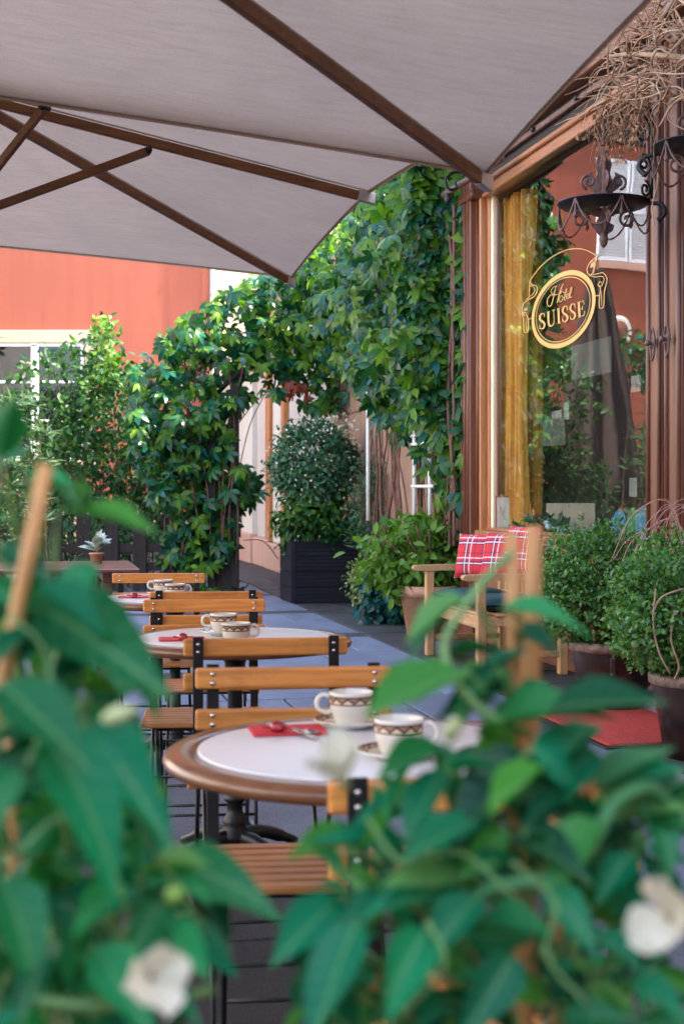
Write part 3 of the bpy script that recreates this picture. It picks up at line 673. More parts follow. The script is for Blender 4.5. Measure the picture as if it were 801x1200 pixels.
def far_window(root, xa, xb, z0, z1, y, cols, rows, surround=0.16):
    s = MB(); s.box(xa-surround, xb+surround, y-0.09, y+0.02, z1, z1+surround*1.2, 0.01); s.box(xa-surround, xa, y-0.08, y+0.02, z0, z1, 0.01); s.box(xb, xb+surround, y-0.08, y+0.02, z0, z1, 0.01); s.box(xa-surround*1.3, xb+surround*1.3, y-0.14, y+0.02, z0-0.12, z0, 0.01)
    wn = s.build('window_surround', M['surround'], root)
    f = MB(); fr = 0.07
    f.box(xa, xb, y-0.04, y, z0, z0+fr); f.box(xa, xb, y-0.04, y, z1-fr, z1); f.box(xa, xa+fr, y-0.041, y, z0, z1); f.box(xb-fr, xb, y-0.041, y, z0, z1)
    xm = (xa+xb)/2; f.box(xm-0.075, xm+0.075, y-0.055, y, z0, z1)
    for k in range(1, rows): zz = z0+(z1-z0)*k/rows; f.box(xa, xb, y-0.036, y, zz-0.022, zz+0.022)
    f.build('window_frame', M['whitepaint'], wn)
    p = MB(); p.face([(xa, y-0.009, z0), (xb, y-0.009, z0), (xb, y-0.009, z1), (xa, y-0.009, z1)]); p.build('window_pane', M['glassfar'], wn)
    return wn
RY = 30.0
rh = empty('red_house', (-9, RY, 0)); tag(rh, 'coral red rendered house at the end of the street with white casement window', 'house')
rh_off = Vector((9, -RY, 0))
def rhb(mb, name, mat, parent=None):
    o = mb.build(name, mat, parent or rh); return o
b = MB(); b.M = Matrix.Translation(rh_off); b.box(-18, -2.76, RY, RY+4, 0, 9.6); b.build('wall', M['redwall'], rh)
b = MB(); b.M = Matrix.Translation(rh_off); b.box(-18, -15.4, -11, RY-0.01, 0, 9.59); b.box(-15.39, 9, -11, -9, 0, 4.8); b.build('light_block_wall', M['paleblock'], rh)  # unseen walls left and behind the camera, added to block low sky light
b = MB(); b.M = Matrix.Translation(rh_off); b.box(-18.3, -2.7, RY-0.12, RY+4.3, 9.6, 9.9); b.box(-18.2, -2.8, RY+0.05, RY+4.2, 9.9, 13.0); b.build('roof', M['roofdark'], rh)
b = MB(); b.M = Matrix.Translation(rh_off); b.box(-7.6, -5.3, RY-0.003, RY+0.002, 1.85, 4.5); b.build('window_reveal', M['darkroom'], rh)
wn = far_window(rh, -7.5+9, -5.42+9, 1.9, 4.35, 0.0, 2, 3, 0.22)
b = MB(); b.M = Matrix.Translation(rh_off); b.box(-18, -2.76, RY-0.05, RY+0.01, 0, 0.8, 0.01); b.build('base', M['pinkbase'], rh)
b = MB(); b.M = Matrix.Translation(rh_off); b.tube([(-2.72, RY-0.09, 0), (-2.72, RY-0.09, 9.6)], 0.06, 10)
for z in (2.2, 4.2, 5.35, 6.6): b.tube([(-2.72, RY-0.09, z), (-2.72, RY-0.09, z+0.06)], 0.075, 10)
b.build('downpipe', M['tin'], rh)
# shuttered window high on the red house (seen mirrored in the shop window)
for xa, xb in ((-14.35, -13.45), (-13.40, -12.50)):
    s = MB(); s.M = Matrix.Translation(rh_off); s.box(xa, xa+0.07, RY-0.08, RY-0.02, 6.75, 9.2); s.box(xb-0.07, xb, RY-0.08, RY-0.02, 6.75, 9.2)
    for z in (6.75, 7.95, 9.13): s.box(xa+0.07, xb-0.07, RY-0.079, RY-0.021, z, z+0.07)
    sh = s.build('shutter', M['bluewhite'], rh)
    sl_ = MB(); sl_.M = Matrix.Translation(rh_off)
    for k in range(34):
        z = 6.84+k*0.068
        if abs(z-7.98) > 0.05: sl_.box(xa+0.07, xb-0.07, -0.005, 0.005, -0.03, 0.03, M=Matrix.Translation((0, RY-0.05, z)) @ Matrix.Rotation(R(35), 4, 'X'))
    tag(sl_.build('slats', M['bluewhite'], sh), kind='stuff')
s = MB(); s.M = Matrix.Translation(rh_off); s.box(-14.5, -12.35, RY-0.14, RY, 6.55, 6.72, 0.01); s.build('window_ledge', M['pinkbase'], rh)
sg = MB(); sg.M = Matrix.Rotation(R(90), 4, 'X'); sg.lathe([(0, 0), (.36, 0), (.36, .04), (.30, .05), (.27, .045), (0, .045)], seg=30)
so_ = sg.build('round_sign', M['whitepaint']); so_.location = (-13.15, RY-0.01, 5.1); tag(so_, 'round white sign on the coral wall, mirrored in the shop window', 'sign')
q = MB(); q.M = Matrix.Rotation(R(90), 4, 'X'); q.lathe([(0, .047), (.23, .047), (.23, .052), (0, .053)], seg=26); q.build('sign_face', M['facwoodx'], so_)

chs = empty('cream_house', (0, 30.6, 0)); tag(chs, 'cream rendered house behind the arch with a dark red shutter', 'house')
b = MB(); b.box(-2.755, 7, 0, 4, 0, 6.6); b.build('wall', M['cream'], chs)
b = MB(); b.face([(-2.755, 0, 6.6), (7, 0, 6.6), (2.2, 0, 11)]); b.build('gable', M['cream'], chs)
b = MB(); b.prism([(-2.9, 6.3), (2.2, 11.1), (2.2, 11.3), (-3.1, 6.4)], -0.3, 4, Matrix.Rotation(R(90), 4, 'X') @ Matrix.Scale(-1, 4, (0, 0, 1))); b.prism([(7.4, 6.3), (2.2, 11.1), (2.2, 11.3), (7.6, 6.4)], -0.3, 4, Matrix.Rotation(R(90), 4, 'X') @ Matrix.Scale(-1, 4, (0, 0, 1))); b.build('roof', M['shutterred'], chs)
for xa in (-1.78, -0.2):
    b = MB(); b.box(xa, xa+0.5, -0.06, -0.01, 4.9, 6.15, 0.01); s = b.build('shutter', M['shutterred'], chs)
    for k in range(12):
        b = MB(); b.box(xa+0.05, xa+0.45, -0.075, -0.055, 4.97+k*0.095, 5.04+k*0.095); b.build('slat', M['shutterred'], s)
b = MB(); b.box(-1.27, -0.21, -0.02, 0.005, 4.9, 6.15); b.build('window_pane', M['roofdark'], chs)

# ================================================================== CLIMBERS, HEDGE, TREES
NvA = np.array(Nv); CAMP = np.array([0, 0, CAMH])
PALMS = [tmesh('palmate_leaf', T_PALM, M['creeper']), tmesh('palmate_leaf_open', T_PALM2, M['creeper'])]
PALML = [tmesh('palmate_leaf_young', T_PALM, M['creeperlit'])]
def hang(P, face, up=0.45, noise=0.45, tipdown=0.8):
    N = len(P); Nn = np.asarray(face)[None, :]*0.8+np.array([0, 0, up])+RNG.normal(size=(N, 3))*noise
    T = np.array([0, 0, -tipdown])+RNG.normal(size=(N, 3))*0.55+np.asarray(face)[None, :]*0.35; return T, Nn
def climber(root, P, face, size, n_obj=290, lit=0.25):
    L = np.array(root.location); N = len(P); T, Nn = hang(P, face); S = size*RNG.uniform(0.65, 1.2, N)
    order = np.argsort(np.linalg.norm(P-CAMP, axis=1)); fr = order[:int(N*0.55)]; pick = RNG.permutation(fr)[:n_obj]; rest = np.setdiff1d(np.arange(N), pick)
    nl = int(len(pick)*lit)
    leaf_objects('leaf', PALML, P[pick[:nl]]-L, T[pick[:nl]], Nn[pick[:nl]], S[pick[:nl]], root)
    leaf_objects('leaf', PALMS, P[pick[nl:]]-L, T[pick[nl:]], Nn[pick[nl:]], S[pick[nl:]], root)
    RNG.shuffle(rest); k = int(len(rest)*lit); h = (len(rest)+k)//2
    for sel, tm, mt in ((rest[:k], T_PALM, 'creeperlit'), (rest[k:h], T_PALM, 'creeper'), (rest[h:], T_PALM2, 'creeper')):
        o = cloud('foliage', tm, P[sel]-L, T[sel], Nn[sel], S[sel], M[mt], root); tag(o, kind='stuff')

fl = cloud('fallen_leaves', T_IVY, P_FALL, RNG.normal(size=P_FALL.shape)*[1, 1, .1], np.array([0, 0, 1])+RNG.normal(size=P_FALL.shape)*.2, .05*RNG.uniform(.5, 1.2, len(P_FALL)), M['dryleaf']); tag(fl, 'scattered dry brown leaves lying on the grey paving', kind='stuff')
# creeper on the garden building
cr = empty('climbing_creeper', fw(14.4, 0.3, 0)); tag(cr, 'tall creeper with five fingered leaves covering the wall beside the shopfront', 'climbing plant')
VP = [(330, 300), (420, 228), (500, 165), (553, 140), (553, 205), (549, 225), (551, 440), (550, 520), (534, 560), (520, 520), (498, 500), (470, 478), (436, 482), (412, 440), (395, 445), (355, 400)]
pp = poly_points(VP, 1500); outs = RNG.uniform(0.08, 0.62, len(pp))*(1+0.35*np.sin(pp[:, 0]*0.06)*np.sin(pp[:, 1]*0.05))
outs = np.minimum(outs, np.clip(0.10+0.55*(535-pp[:, 0])/75, 0.10, 9)); P = np.array([fw(*fac(x, y, o)) for (x, y), o in zip(pp, outs)])
VP2 = [(478, 470), (548, 470), (548, 600), (520, 600), (505, 560), (470, 520), (440, 500), (440, 470)]
pp2 = poly_points(VP2, 95); P2 = np.array([fw(*fac(x, y, RNG.uniform(0.08, 0.16 if x > 515 else 0.35))) for x, y in pp2])
P = np.concatenate([P, P2]); face = -NvA*0.75+np.array([0, -0.66, 0])
climber(cr, P, face, 0.160, 295, 0.42)
st = MB(); L = Vector(cr.location)
for k in range(46):
    x0 = random.uniform(436, 545); o = random.uniform(0.03, 0.2); x = min(x0, 528); pts = []
    for y in range(640, 230, -40):
        x += random.gauss(0, 4); pts.append(fw(*fac(min(x, 532), y, o))-L)
    st.tube(bez(pts, 2), random.uniform(0.006, 0.016), 5)
tag(st.build('vine_stem', M['vinestem'], cr), kind='stuff')
tr = froot('white_trellis'); tag(tr, 'white painted ladder trellis standing in the creeper beside the shop post', 'trellis')
for px, y0, y1, o in ((485.5, 462, 625, 0.2), (503.5, 500, 620, 0.2), (431, 452, 610, 0.2)):
    b = MB(); a, c = fac(px, y0, o), fac(px, y1, o); b.tube([a, Vector((a.x, a.y, c.z))], 0.020, 8); b.build('upright', M['whitepaint'], tr)
for y in (511, 521, 570, 470):
    b = MB(); a, c = fac(482, y, 0.2), fac(508, y, 0.2); b.tube([a, Vector((c.x, c.y, a.z))], 0.016, 6); b.build('rung', M['whitepaint'], tr)

M['redleaf'] = leafmat('red_creeper_leaf', [(0.24, 0.030, 0.016), (0.16, 0.020, 0.012), (0.28, 0.07, 0.02)], 0.45, 0.3, (1.3, .8, .6))
PALMR = [tmesh('palmate_leaf_red', T_PALM, M['redleaf'])]
# leafy arch
ar = empty('leafy_arch', (-1.55, 17.0, 0)); tag(ar, 'arch of five fingered creeper over the passage, growing on a dark post', 'climbing plant')
A1 = [(150, 440), (178, 402), (222, 366), (285, 330), (345, 308), (400, 320), (440, 380), (450, 440), (418, 470), (408, 492), (385, 484), (350, 468), (318, 464), (300, 476), (270, 484), (262, 505), (150, 505)]
A2 = [(150, 490), (266, 490), (270, 536), (298, 556), (306, 578), (284, 600), (274, 632), (262, 655), (236, 668), (198, 668), (192, 600), (168, 560), (150, 530)]
def dep(pp, d, th): return np.array([at(x, y, d+(x-200)*0.0022+t) for (x, y), t in zip(pp, RNG.uniform(-th, th, len(pp)))])
P = np.concatenate([dep(poly_points(A1, 780), 17.0, 0.55), dep(poly_points(A2, 560), 17.0, 0.4), dep(poly_points([(232, 680), (282, 690), (280, 704), (236, 704)], 22), 16.8, 0.15)])
climber(ar, P, np.array([0.15, -0.95, 0.1]), 0.166, 290, 0.24)
P = dep(poly_points([(328, 440), (372, 445), (365, 470), (335, 462)], 6), 16.5, 0.1); T, Nn = hang(P, np.array([0.1, -0.95, 0.1])); leaf_objects('leaf', PALMR, P-np.array(ar.location), T, Nn, .12*RNG.uniform(.7, 1.1, len(P)), ar)
b = MB(); L = Vector(ar.location)
for x in (-1.55-L.x, -1.28-L.x): b.box(x-0.05, x+0.05, -0.06, 0.06, 0, 2.5, 0.006); b.build('post', M['darkwood'], ar); b = MB()
for k in range(3): b = MB(); b.box(-1.50-L.x, -1.33-L.x, -0.03+0.001*k, 0.0, 0.05+k*0.33, 0.36+k*0.33, 0.004); b.build('board', M['darkwood'], ar)
b = MB(); b.tube(bez([(-.05, 0, 2.3), (0.5, .1, 2.75), (1.5, .35, 2.85), (2.6, .6, 2.6)], 6), 0.03, 6); b.tube(bez([(.2, .3, 2.3), (.6, .4, 2.95), (1.6, .6, 3.0), (2.6, .8, 2.7)], 6), 0.03, 6); b.build('arch_beam', M['darkwood'], ar)
b = MB()
for k in range(13):
    x = random.uniform(-.5, .35); b.tube(bez([(x, random.uniform(-.2, .2), 0.1), (x+random.gauss(0, .08), -.2, .9), (x+random.gauss(0, .1), random.uniform(-.2, .2), 1.8), (x+random.gauss(0, .3), 0, 2.8)], 4), 0.009, 5)
for pts in ([(278, 560), (292, 500), (310, 462)], [(262, 520), (300, 470), (330, 450)], [(285, 633), (308, 634), (326, 655)]):
    b.tube(bez([at(x, y, 17.0)-L for x, y in pts], 5), 0.007, 5)
tag(b.build('vine_stem', M['vinestem'], ar), kind='stuff')

def shrub(name, label, base, group=None, cat='shrub'):
    r = empty(name, base); tag(r, label, cat, group); return r
def foliage(root, tmpl, P, T, Nn, S, mat, name='foliage'):
    o = cloud(name, tmpl, P-np.array(root.location), T, Nn, S, M[mat], root); tag(o, kind='stuff'); return o
def polycloud(root, poly, N, d, th, size, tmpl, mat, name='foliage', face=(0, -0.8, 0.3), k=4, spread=0.06, tipdown=0.1):
    C = dep(poly_points(poly, N), d, th); P = np.repeat(C, k, 0)+RNG.normal(size=(N*k, 3))*spread
    Dd = np.repeat(rnd_unit(N), k, 0); T = Dd*0.7+RNG.normal(size=P.shape)*0.6+np.array([0, 0, -tipdown+0.2]); Nn = np.array(face)[None, :]+RNG.normal(size=P.shape)*0.5+np.array([0, 0, 0.4])
    return foliage(root, tmpl, P, T, Nn, size*RNG.uniform(0.6, 1.25, len(P)), mat, name)
def stems(root, poly, N, d, th, z0=0.0, r=0.008, mat='bark', name='stem'):
    b = MB(); L = Vector(root.location)
    for (x, y) in poly_points(poly, N):
        t = at(x, y, d+random.uniform(-th, th)); a = Vector((t.x+random.gauss(0, .15), t.y, z0)); m = (a+t)/2+Vector((random.gauss(0, .06), random.gauss(0, .06), 0))
        b.tube(bez([a-L, m-L, t-L], 4), [r*1.5]*4+[r]*3+[r*0.5]*2, 5)
    o = b.build(name, M[mat], root); tag(o, kind='stuff'); return o

hd = shrub('hedge_shrub', 'tall loose green shrub in front of the coral house window', (-3.2, 18.4, 0))
H1 = [(118, 372), (134, 382), (136, 425), (172, 450), (185, 560), (205, 612), (205, 640), (0, 645), (0, 560), (50, 510), (85, 450), (100, 430)]
H2 = [(5, 450), (50, 415), (100, 392), (125, 400), (150, 430), (120, 520), (45, 530)]
polycloud(hd, H1, 1500, 18.5, 0.7, 0.105, T_SIMPLE, 'hedge', k=4, spread=0.07); polycloud(hd, H2, 210, 18.3, 0.4, 0.11, T_SIMPLE, 'hedge', k=4, spread=0.07)
polycloud(hd, [(112, 372), (132, 376), (140, 440), (112, 450)], 50, 18.1, 0.15, 0.10, T_SIMPLE, 'brightleaf', k=4, spread=0.05)
stems(hd, H1, 60, 18.5, 0.5); stems(hd, H2, 30, 18.3, 0.3)
polycloud(hd, [(90, 540), (190, 520), (190, 620), (90, 620)], 14, 18.0, 0.2, 0.05, T_SMALL, 'pinkflower', 'blossom', k=3, spread=0.05)
ol = shrub('oleander_bush', 'spiky narrow leaved bush at the far left below the coral house window', (-3.7, 16.2, 0))
C = dep(poly_points([(-30, 470), (40, 455), (62, 520), (50, 640), (-30, 650)], 120), 16.0, 0.3); P = np.repeat(C, 9, 0)
Dd = rnd_unit(len(P)); Dd[:, 2] = np.abs(Dd[:, 2])*0.7; foliage(ol, T_NARROW, P, Dd, np.array([0, -0.4, 0.8])+RNG.normal(size=P.shape)*0.4, 0.21*RNG.uniform(0.6, 1.2, len(P)), 'oleander')
stems(ol, [(-20, 480), (45, 480), (45, 620), (-20, 620)], 16, 16.0, 0.25)
lb = shrub('low_bush', 'low feathery light green bush behind the dark picket fence', (-3.0, 17.6, 0))
polycloud(lb, [(20, 600), (60, 585), (120, 588), (170, 600), (200, 640), (200, 690), (20, 690)], 420, 17.5, 0.25, 0.085, T_NARROW, 'planterleaf', k=6, spread=0.05)
fe = empty('picket_fence', (-3.0, 17.05, 0)); tag(fe, 'dark brown picket fence under the leafy hedge beside the arch', 'fence')
for x in np.arange(-5.1, -1.7, 0.335):
    b = MB(); b.box(x+3.0-.082, x+3.0+.082, -0.02, 0.02, 0.04, 0.95, 0.006); b.build('picket', M['darkwood'], fe)
for z in (0.28, 0.50):
    b = MB(); b.box(-2.25, 1.3, 0.021, 0.065, z, z+0.10, 0.005); b.build('rail', M['darkwood'], fe)

# behind the far left edge: what the shop window mirrors
it = shrub('ivy_clad_tree', 'ivy clad tree left of the street, mirrored in the shop window', (-8.6, 27.0, 0), cat='tree')
b = MB(); b.tube(bez([(0, 0, 0), (.05, .05, 2.4), (-.05, 0, 5.2), (.05, 0, 7.2)], 5), [.20]*5+[.17]*5+[.10]*5+[.05], 8); b.build('trunk', M['bark'], it)
for k in range(10):
    z = random.uniform(3.5, 6.8); a = random.uniform(0, 6.28); b = MB(); b.tube(bez([(0, 0, z), (.25*math.cos(a), .25*math.sin(a), z+.25), (.38*math.cos(a), .38*math.sin(a), z+.3)], 4), [.04]*4+[.03]*4+[.01], 5); b.build('limb', M['bark'], it)
P, T, Nn, S = lumpy((-8.55, 27.0, 6.0), (0.72, 0.6, 2.1), 420, 4, 0.24, 0.12, 0.6, 3, 0.45); foliage(it, T_PALM, P, T, Nn, S, 'creeper', 'crown')
st_ = shrub('street_tree', 'small spreading tree left of the street, mirrored in the shop window', (-7.6, 22.4, 0), cat='tree')
b = MB(); b.tube(bez([(0, 0, 0), (.08, 0, 1.6), (-.05, 0, 3.0), (.1, 0, 3.7)], 5), [.13]*5+[.10]*5+[.06]*5+[.03], 8); b.build('trunk', M['bark'], st_)
for k in range(9):
    a = random.uniform(0, 6.28); b = MB(); l = random.uniform(.7, 1.4); b.tube(bez([(0, 0, 2.6), (.5*l*math.cos(a), .3*l*math.sin(a), 3.2), (l*math.cos(a), .5*l*math.sin(a), 3.4+random.uniform(-.2, .3))], 4), [.04]*4+[.025]*4+[.01], 5); b.build('limb', M['bark'], st_)
P, T, Nn, S = lumpy((-7.6, 22.3, 3.50), (2.1, 0.7, 0.40), 300, 5, 0.16, 0.12, 0.4, 5, 0.35); foliage(st_, T_SIMPLE, P, T, Nn, S, 'creeper', 'crown')
for k, (x, y) in enumerate(((-6.2, 21.0), (-7.8, 21.2), (-9.3, 21.6))):
    h = shrub('garden_hedge', ('dark hedge left of the street, mirrored beside the curtain', 'dark hedge left of the street, mirrored in the middle of the shop window', 'dark hedge left of the street, mirrored by the right window post')[k], (x, y, 0), 'hedges mirrored in the shop window', 'hedge')
    P, T, Nn, S = lumpy((x, y, 1.1), (0.9, 0.7, 1.1), 380, 5, 0.13, 0.12, 0.3, 30+k, 0.5); foliage(h, T_SIMPLE, P, T, Nn, S, 'hedge')
    b = MB()
    for q in range(10): b.tube([(random.gauss(0, .1), random.gauss(0, .1), 0), (random.gauss(0, .5), random.gauss(0, .4), 1.5)], [.03, .01], 5)
    tag(b.build('stem', M['bark'], h), kind='stuff')
cp = empty('closed_parasol', (-5.45, 19.7, 0)); tag(cp, 'tall folded dark parasol left of the street, mirrored in the shop window', 'parasol')
def fold(i, j):
    a = 2*math.pi*i; z = 1.1+3.5*j; r = (0.50*(1-j)**0.8+0.09)*(0.75 if j < 0.05 else 1)*(1+0.24*math.cos(9*a+0.4*math.sin(6*j))); return (r*math.cos(a), r*math.sin(a), z)
b = MB(); b.grid(fold, 108, 14); b.build('folded_canopy', M['parasolcloth'], cp)
b = MB(); b.tube([(0, 0, 0.1), (0, 0, 4.75)], 0.04, 10); b.build('pole', M['polewood'], cp)
b = MB(); b.box(-.45, .45, -.45, .45, 0, 0.1, 0.02); b.build('base', M['iron'], cp)

# ================================================================== PLANTS ALONG THE HOTEL SIDE
pl = empty('wooden_planter', at(385, 708, 15.56), TH); pl.location.z = 0.0; tag(pl, 'dark wooden planter box of wide boards under the clipped bush', 'planter')
W2, DZ = 0.42, 0.17
for k in range(4):
    b = MB(); b.box(-W2, W2, 0, 0.03, 0.012+k*DZ, 0.012+(k+1)*DZ-0.006, 0.004); b.build('plank', M['planter'], pl)
    b = MB(); b.box(-W2, -W2+0.03, 0.031, 0.7, 0.012+k*DZ, 0.012+(k+1)*DZ-0.006, 0.004); b.build('plank', M['planter'], pl)
    b = MB(); b.box(W2-0.03, W2, 0.031, 0.7, 0.012+k*DZ, 0.012+(k+1)*DZ-0.006, 0.004); b.build('plank', M['planter'], pl)
    for q in range(4):
        z = 0.03+k*DZ+q*0.04; b = MB(); b.box(-W2+0.01, W2-0.01, -0.006, 0.002, z, z+0.028, 0.002); b.build('slat', M['planter'], pl)
for x in (-W2, W2-0.05):
    b = MB(); b.box(x, x+0.05, -0.012, -0.0065, 0.0, 0.69, 0.002); b.build('corner_post', M['planter'], pl)
b = MB(); b.box(-W2+0.03, W2-0.03, 0.03, 0.69, 0.05, 0.62); b.build('soil', M['soil'], pl)
c = at(368, 546, 15.9); pbu = shrub('planter_bush', 'round clipped dark bush dotted with pale flowers in the planter box', Vector((c.x, c.y, 0.62)))
P, T, Nn, S = lumpy(c, (0.46, 0.43, 0.47), 1000, 6, 0.066, 0.05, 0.2, 8, 0.72, lobe=0.12); foliage(pbu, T_SIMPLE, P, T, Nn, S, 'planterleaf')
c2 = at(375, 616, 15.85); P, T, Nn, S = lumpy(c2, (0.48, 0.42, 0.24), 230, 5, 0.11, 0.06, 0.5, 9, 0.5); foliage(pbu, T_SIMPLE, P, T, Nn, S, 'hedge', 'trailing_leaves')
P, T, Nn, S = lumpy(at(372, 592, 15.8), (0.34, 0.3, 0.25), 90, 5, 0.075, 0.05, 0.3, 10, 0.3); foliage(pbu, T_SIMPLE, P, T, Nn, S, 'brightleaf', 'young_leaves')
g_ = np.random.default_rng(3); q = rnd_unit(220); q = q[q[:, 1] < 0.3]; P = np.array(c)+q*np.array([0.53, 0.49, 0.56])+RNG.normal(size=q.shape)*0.02
foliage(pbu, T_SMALL, P, rnd_unit(len(P)), np.array([0, -1, .3])+RNG.normal(size=P.shape)*.4, 0.034*RNG.uniform(.7, 1.3, len(P)), 'whiteflower', 'blossom')
P, T, Nn, S = lumpy(at(392, 500, 15.8), (0.22, 0.2, 0.12), 26, 4, 0.05, 0.03, 0, 12, 0.6); foliage(pbu, T_SMALL, P, T, Nn, S, 'whiteflower', 'blossom')
b = MB()
for k in range(22):
    a = random.uniform(0, 6.28); b.tube(bez([(random.gauss(0, .08), random.gauss(0, .08), 0), (random.gauss(0, .1), random.gauss(0, .1), .35), (.38*math.cos(a), .35*math.sin(a), random.uniform(.5, 1.0))], 4), 0.008, 5)
tag(b.build('stem', M['vinestem'], pbu), kind='stuff')

cf = shrub('feathery_conifer', 'feathery grey green conifer beside the planter box', (at(446, 600, 14.9).x, 14.9, 0))
C = dep(poly_points([(425, 548), (455, 540), (490, 560), (492, 640), (470, 670), (428, 670), (412, 620), (415, 580)], 330), 14.9, 0.3); P = np.repeat(C, 10, 0)+RNG.normal(size=(len(C)*10, 3))*0.05
foliage(cf, T_NARROW, P, np.array([0, 0, .5])+RNG.normal(size=P.shape)*.7, RNG.normal(size=P.shape)+np.array([0, -.5, .5]), 0.10*RNG.uniform(.6, 1.2, len(P)), 'conifer')
b = MB(); b.tube([(0, 0, 0), (0.02, 0, 0.6), (0, 0, 1.5)], [.035, .03, .01], 6); b.build('trunk', M['bark'], cf)
tp = empty('terracotta_pot', at(500, 742, 12.2)); tp.location.z = 0; tag(tp, 'pale terracotta pot behind the wooden bench holding the fresh green shrub', 'plant pot')
b = MB(); b.lathe([(0, 0), (.17, 0), (.225, .34), (.255, .34), (.26, .43), (.225, .43), (.215, .37), (0, .37)], seg=28); b.build('pot', M['terracotta'], tp)
gs = shrub('fresh_green_shrub', 'bright green leafy shrub growing in the terracotta pot', tp.location+Vector((0, 0, .37)))
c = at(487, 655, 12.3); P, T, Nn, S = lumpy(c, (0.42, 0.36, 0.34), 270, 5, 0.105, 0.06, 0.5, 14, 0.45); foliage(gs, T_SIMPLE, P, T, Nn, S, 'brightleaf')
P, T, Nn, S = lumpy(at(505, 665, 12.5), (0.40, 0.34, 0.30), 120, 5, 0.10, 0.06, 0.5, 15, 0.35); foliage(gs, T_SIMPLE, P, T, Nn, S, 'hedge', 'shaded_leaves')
L = Vector(gs.location); b = MB()
for k in range(16):
    a = random.uniform(0, 6.28); b.tube(bez([(random.gauss(0, .05), random.gauss(0, .05), 0), (.1*math.cos(a), .1*math.sin(a), .2), (-.1+.3*math.cos(a), .3*math.sin(a), random.uniform(.25, .6))], 4), 0.008, 5)
tag(b.build('stem', M['vinestem'], gs), kind='stuff')
pf = shrub('pink_flowering_plant', 'small pink flowered plant under the white trellis', (at(482, 640, 13.3).x, 13.3, 0))
P, T, Nn, S = lumpy(at(485, 650, 13.3), (0.2, 0.16, 0.16), 40, 5, 0.07, 0.04, 0.1, 16, 0.4); foliage(pf, T_SIMPLE, P, T, Nn, S, 'hedge')
P, T, Nn, S = lumpy(at(484, 628, 13.3), (0.16, 0.14, 0.2), 22, 4, 0.05, 0.025, 0, 17, 0.4); foliage(pf, T_SMALL, P, T, Nn, S, 'pinkflower', 'blossom')
stems(pf, [(476, 630), (492, 630), (492, 645), (476, 645)], 6, 13.3, .05)
vg = shrub('variegated_shrub', 'pale variegated bush between planter box and dark urn', (at(436, 700, 13.9).x, 13.9, 0))
P, T, Nn, S = lumpy(at(438, 682, 13.9), (0.24, 0.22, 0.24), 240, 5, 0.050, 0.04, 0.2, 18, 0.5); foliage(vg, T_SMALL, P, T, Nn, S, 'variegated'); stems(vg, [(425, 680), (450, 680), (450, 700), (425, 700)], 8, 13.9, .1)
ur = empty('dark_urn', at(476, 728, 13.3)); ur.location.z = 0; tag(ur, 'dark blue footed urn standing behind the bench end', 'urn')
b = MB(); b.box(-.15, .15, -.15, .15, 0, 0.09, 0.008); b.build('foot', M['bluepot'], ur)
b = MB(); b.lathe([(0, .09), (.13, .09), (.12, .13), (.055, .17), (.05, .22), (.09, .26), (.16, .34), (.17, .44), (.19, .46), (.17, .48), (.15, .45), (0, .45)], seg=26); b.build('bowl', M['bluepot'], ur)
iv = shrub('trailing_ivy', 'blue green ivy trailing over the dark urn to the ground', ur.location+Vector((0, 0, .46)), cat='plant')
P, T, Nn, S = lumpy(at(457, 700, 13.15), (0.26, 0.16, 0.28), 120, 4, 0.085, 0.05, 0.7, 19, 0.5, cut=lambda P: P[:, 2] > 0.02); foliage(iv, T_IVY, P, T, Nn, S, 'blueivy')
P = np.array([ground_at(x, y)+Vector((0, 0, .03)) for x, y in poly_points([(428, 716), (470, 716), (465, 728), (432, 727)], 40)]); foliage(iv, T_IVY, P, np.array([-.3, -1, 0])+RNG.normal(size=P.shape)*.4, np.array([0, -.3, 1])+RNG.normal(size=P.shape)*.2, .09*RNG.uniform(.7, 1.1, len(P)), 'blueivy', 'ground_leaves')

